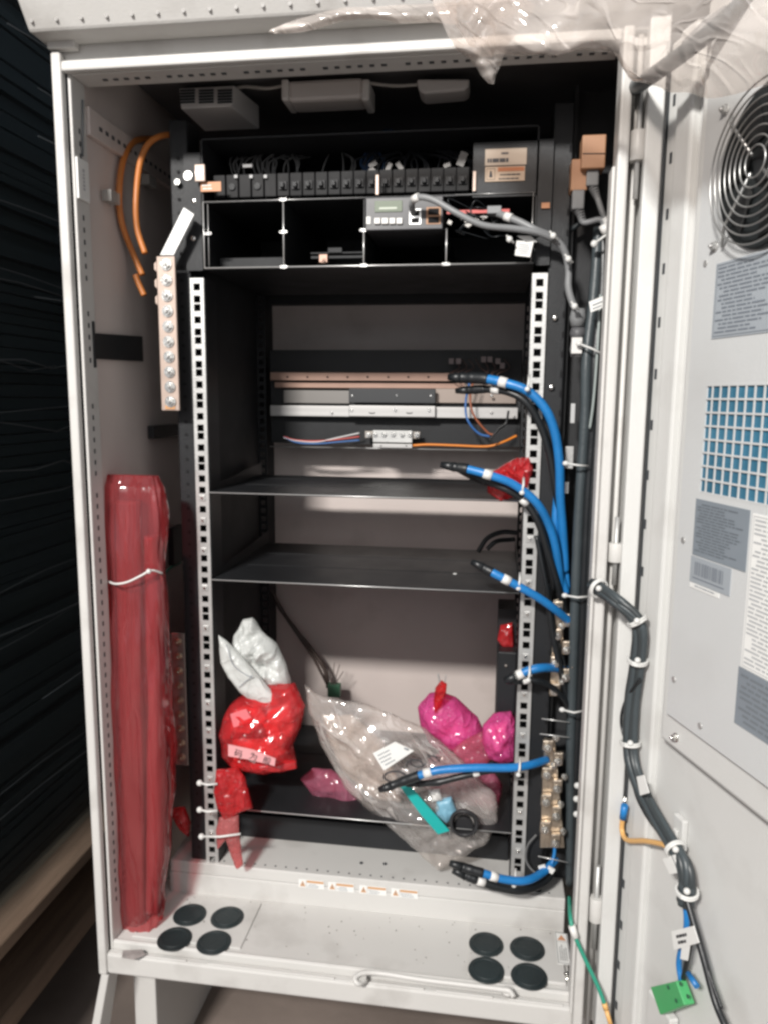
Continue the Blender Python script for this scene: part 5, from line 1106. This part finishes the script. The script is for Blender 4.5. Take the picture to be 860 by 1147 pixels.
YP = YI-.048   # printed mark on the film
def arc(cx_, cy_, rx, ry, a0, a1, r=.0009): mb.tube([at(cx_+rx*math.cos(t), cy_+ry*math.sin(t), Y=YP) for t in [R(a0+(a1-a0)*j/20) for j in range(21)]], r, 6)
mb = MB(); arc(464, 857, 9, 6, -200, 20); arc(468, 853, 9, 6, 20, 200); arc(442, 870, 12, 6, 0, 360, .0013)
mb.tube([at(x, y, Y=YP) for x, y in ((478, 846), (494, 849), (487, 855), (478, 846))], .0008, 6); mb.tube([at(x, y, Y=YP) for x, y in ((484, 845), (492, 853))], .0008, 6)
mb.tube([at(478, 885, Y=YP), at(484, 893, Y=YP)], .0006, 6); mb.tube([at(484, 884, Y=YP), at(480, 889, Y=YP), at(487, 890, Y=YP)], .0006, 6); mb.build('printed_mark', INK, cb_, split=True)

# ================================================================ stretch film over the top right
def sheet(name, poly_rows, m_, parent=None, amp=.014, freq=9, seed=0, th=.0006, **kw):
    """poly_rows: rows of control points (px,py,Y); bicubic grid with crumple folds"""
    rows = [spline([at(*p[:2], Y=p[2]) for p in r], 14) for r in poly_rows]; cols = list(zip(*rows)); g = [spline(c, 12) for c in cols]
    mb = MB(); V = []
    for i, c in enumerate(g):
        row = []
        for j, p in enumerate(c):
            q = p*freq+Vector((seed, 0, seed)); d = crease(p, freq*1.6, seed+40)*.8+.5*noise.noise(q)
            d2 = noise.noise(q*1.7+Vector((9, 9, 9)))
            row.append(mb.b.verts.new(p+Vector((d2*amp*.5, -amp*d, d2*amp*.8))))
        V.append(row)
    for i in range(len(V)-1):
        for j in range(len(V[0])-1): mb.b.faces.new([V[i][j], V[i+1][j], V[i+1][j+1], V[i][j+1]]).smooth = True
    return mb.build(name, m_, parent, **kw)
sf = thing('stretch_film', 'crumpled clear stretch film draped over the roof edge and the top of the open door', 'plastic film', at(680, 60, Y=-.2))
sheet('film_sheet', [[(492, -25, -0.202), (560, -40, -0.232), (640, -40, -0.272), (720, -45, -0.332), (800, -40, -0.392), (900, -40, -0.452)],
                     [(486, 5, -0.202), (560, -2, -0.237), (640, 0, -0.272), (720, -8, -0.322), (800, 10, -0.392), (900, 20, -0.452)],
                     [(500, 25, -0.202), (570, 25, -0.242), (650, 30, -0.272), (720, 30, -0.322), (790, 50, -0.382), (900, 60, -0.452)],
                     [(515, 48, -0.197), (575, 46, -0.232), (655, 56, -0.262), (712, 66, -0.302), (775, 85, -0.362), (890, 90, -0.432)],
                     [(530, 66, -0.197), (590, 52, -0.222), (668, 64, -0.252), (728, 76, -0.292), (775, 108, -0.352), (875, 108, -0.412)]], FILM, sf, amp=.020, freq=9, seed=2)
sheet('film_corner', [[(490, 0, -0.212), (520, -5, -0.222), (560, -5, -0.232), (600, 5, -0.232)],
                      [(500, 32, -0.217), (522, 30, -0.227), (548, 30, -0.232), (585, 28, -0.222)],
                      [(518, 60, -0.212), (535, 62, -0.222), (548, 62, -0.222), (566, 55, -0.212)],
                      [(536, 82, -0.207), (543, 88, -0.212), (549, 90, -0.212), (556, 80, -0.207)],
                      [(546, 94, -0.207), (548, 95, -0.207), (550, 96, -0.207), (552, 95, -0.207)]], FILM, sf, amp=.012, freq=18, seed=5)
sheet('film_fold', [[(306, 30, -0.192), (345, 18, -0.195), (415, 8, -0.200), (510, 0, -0.207)],
                    [(303, 33, -0.193), (345, 25, -0.202), (415, 15, -0.210), (510, 12, -0.214)],
                    [(306, 36, -0.192), (350, 33, -0.197), (418, 23, -0.204), (512, 27, -0.210)]], FILM, sf, amp=.005, freq=14, seed=7)
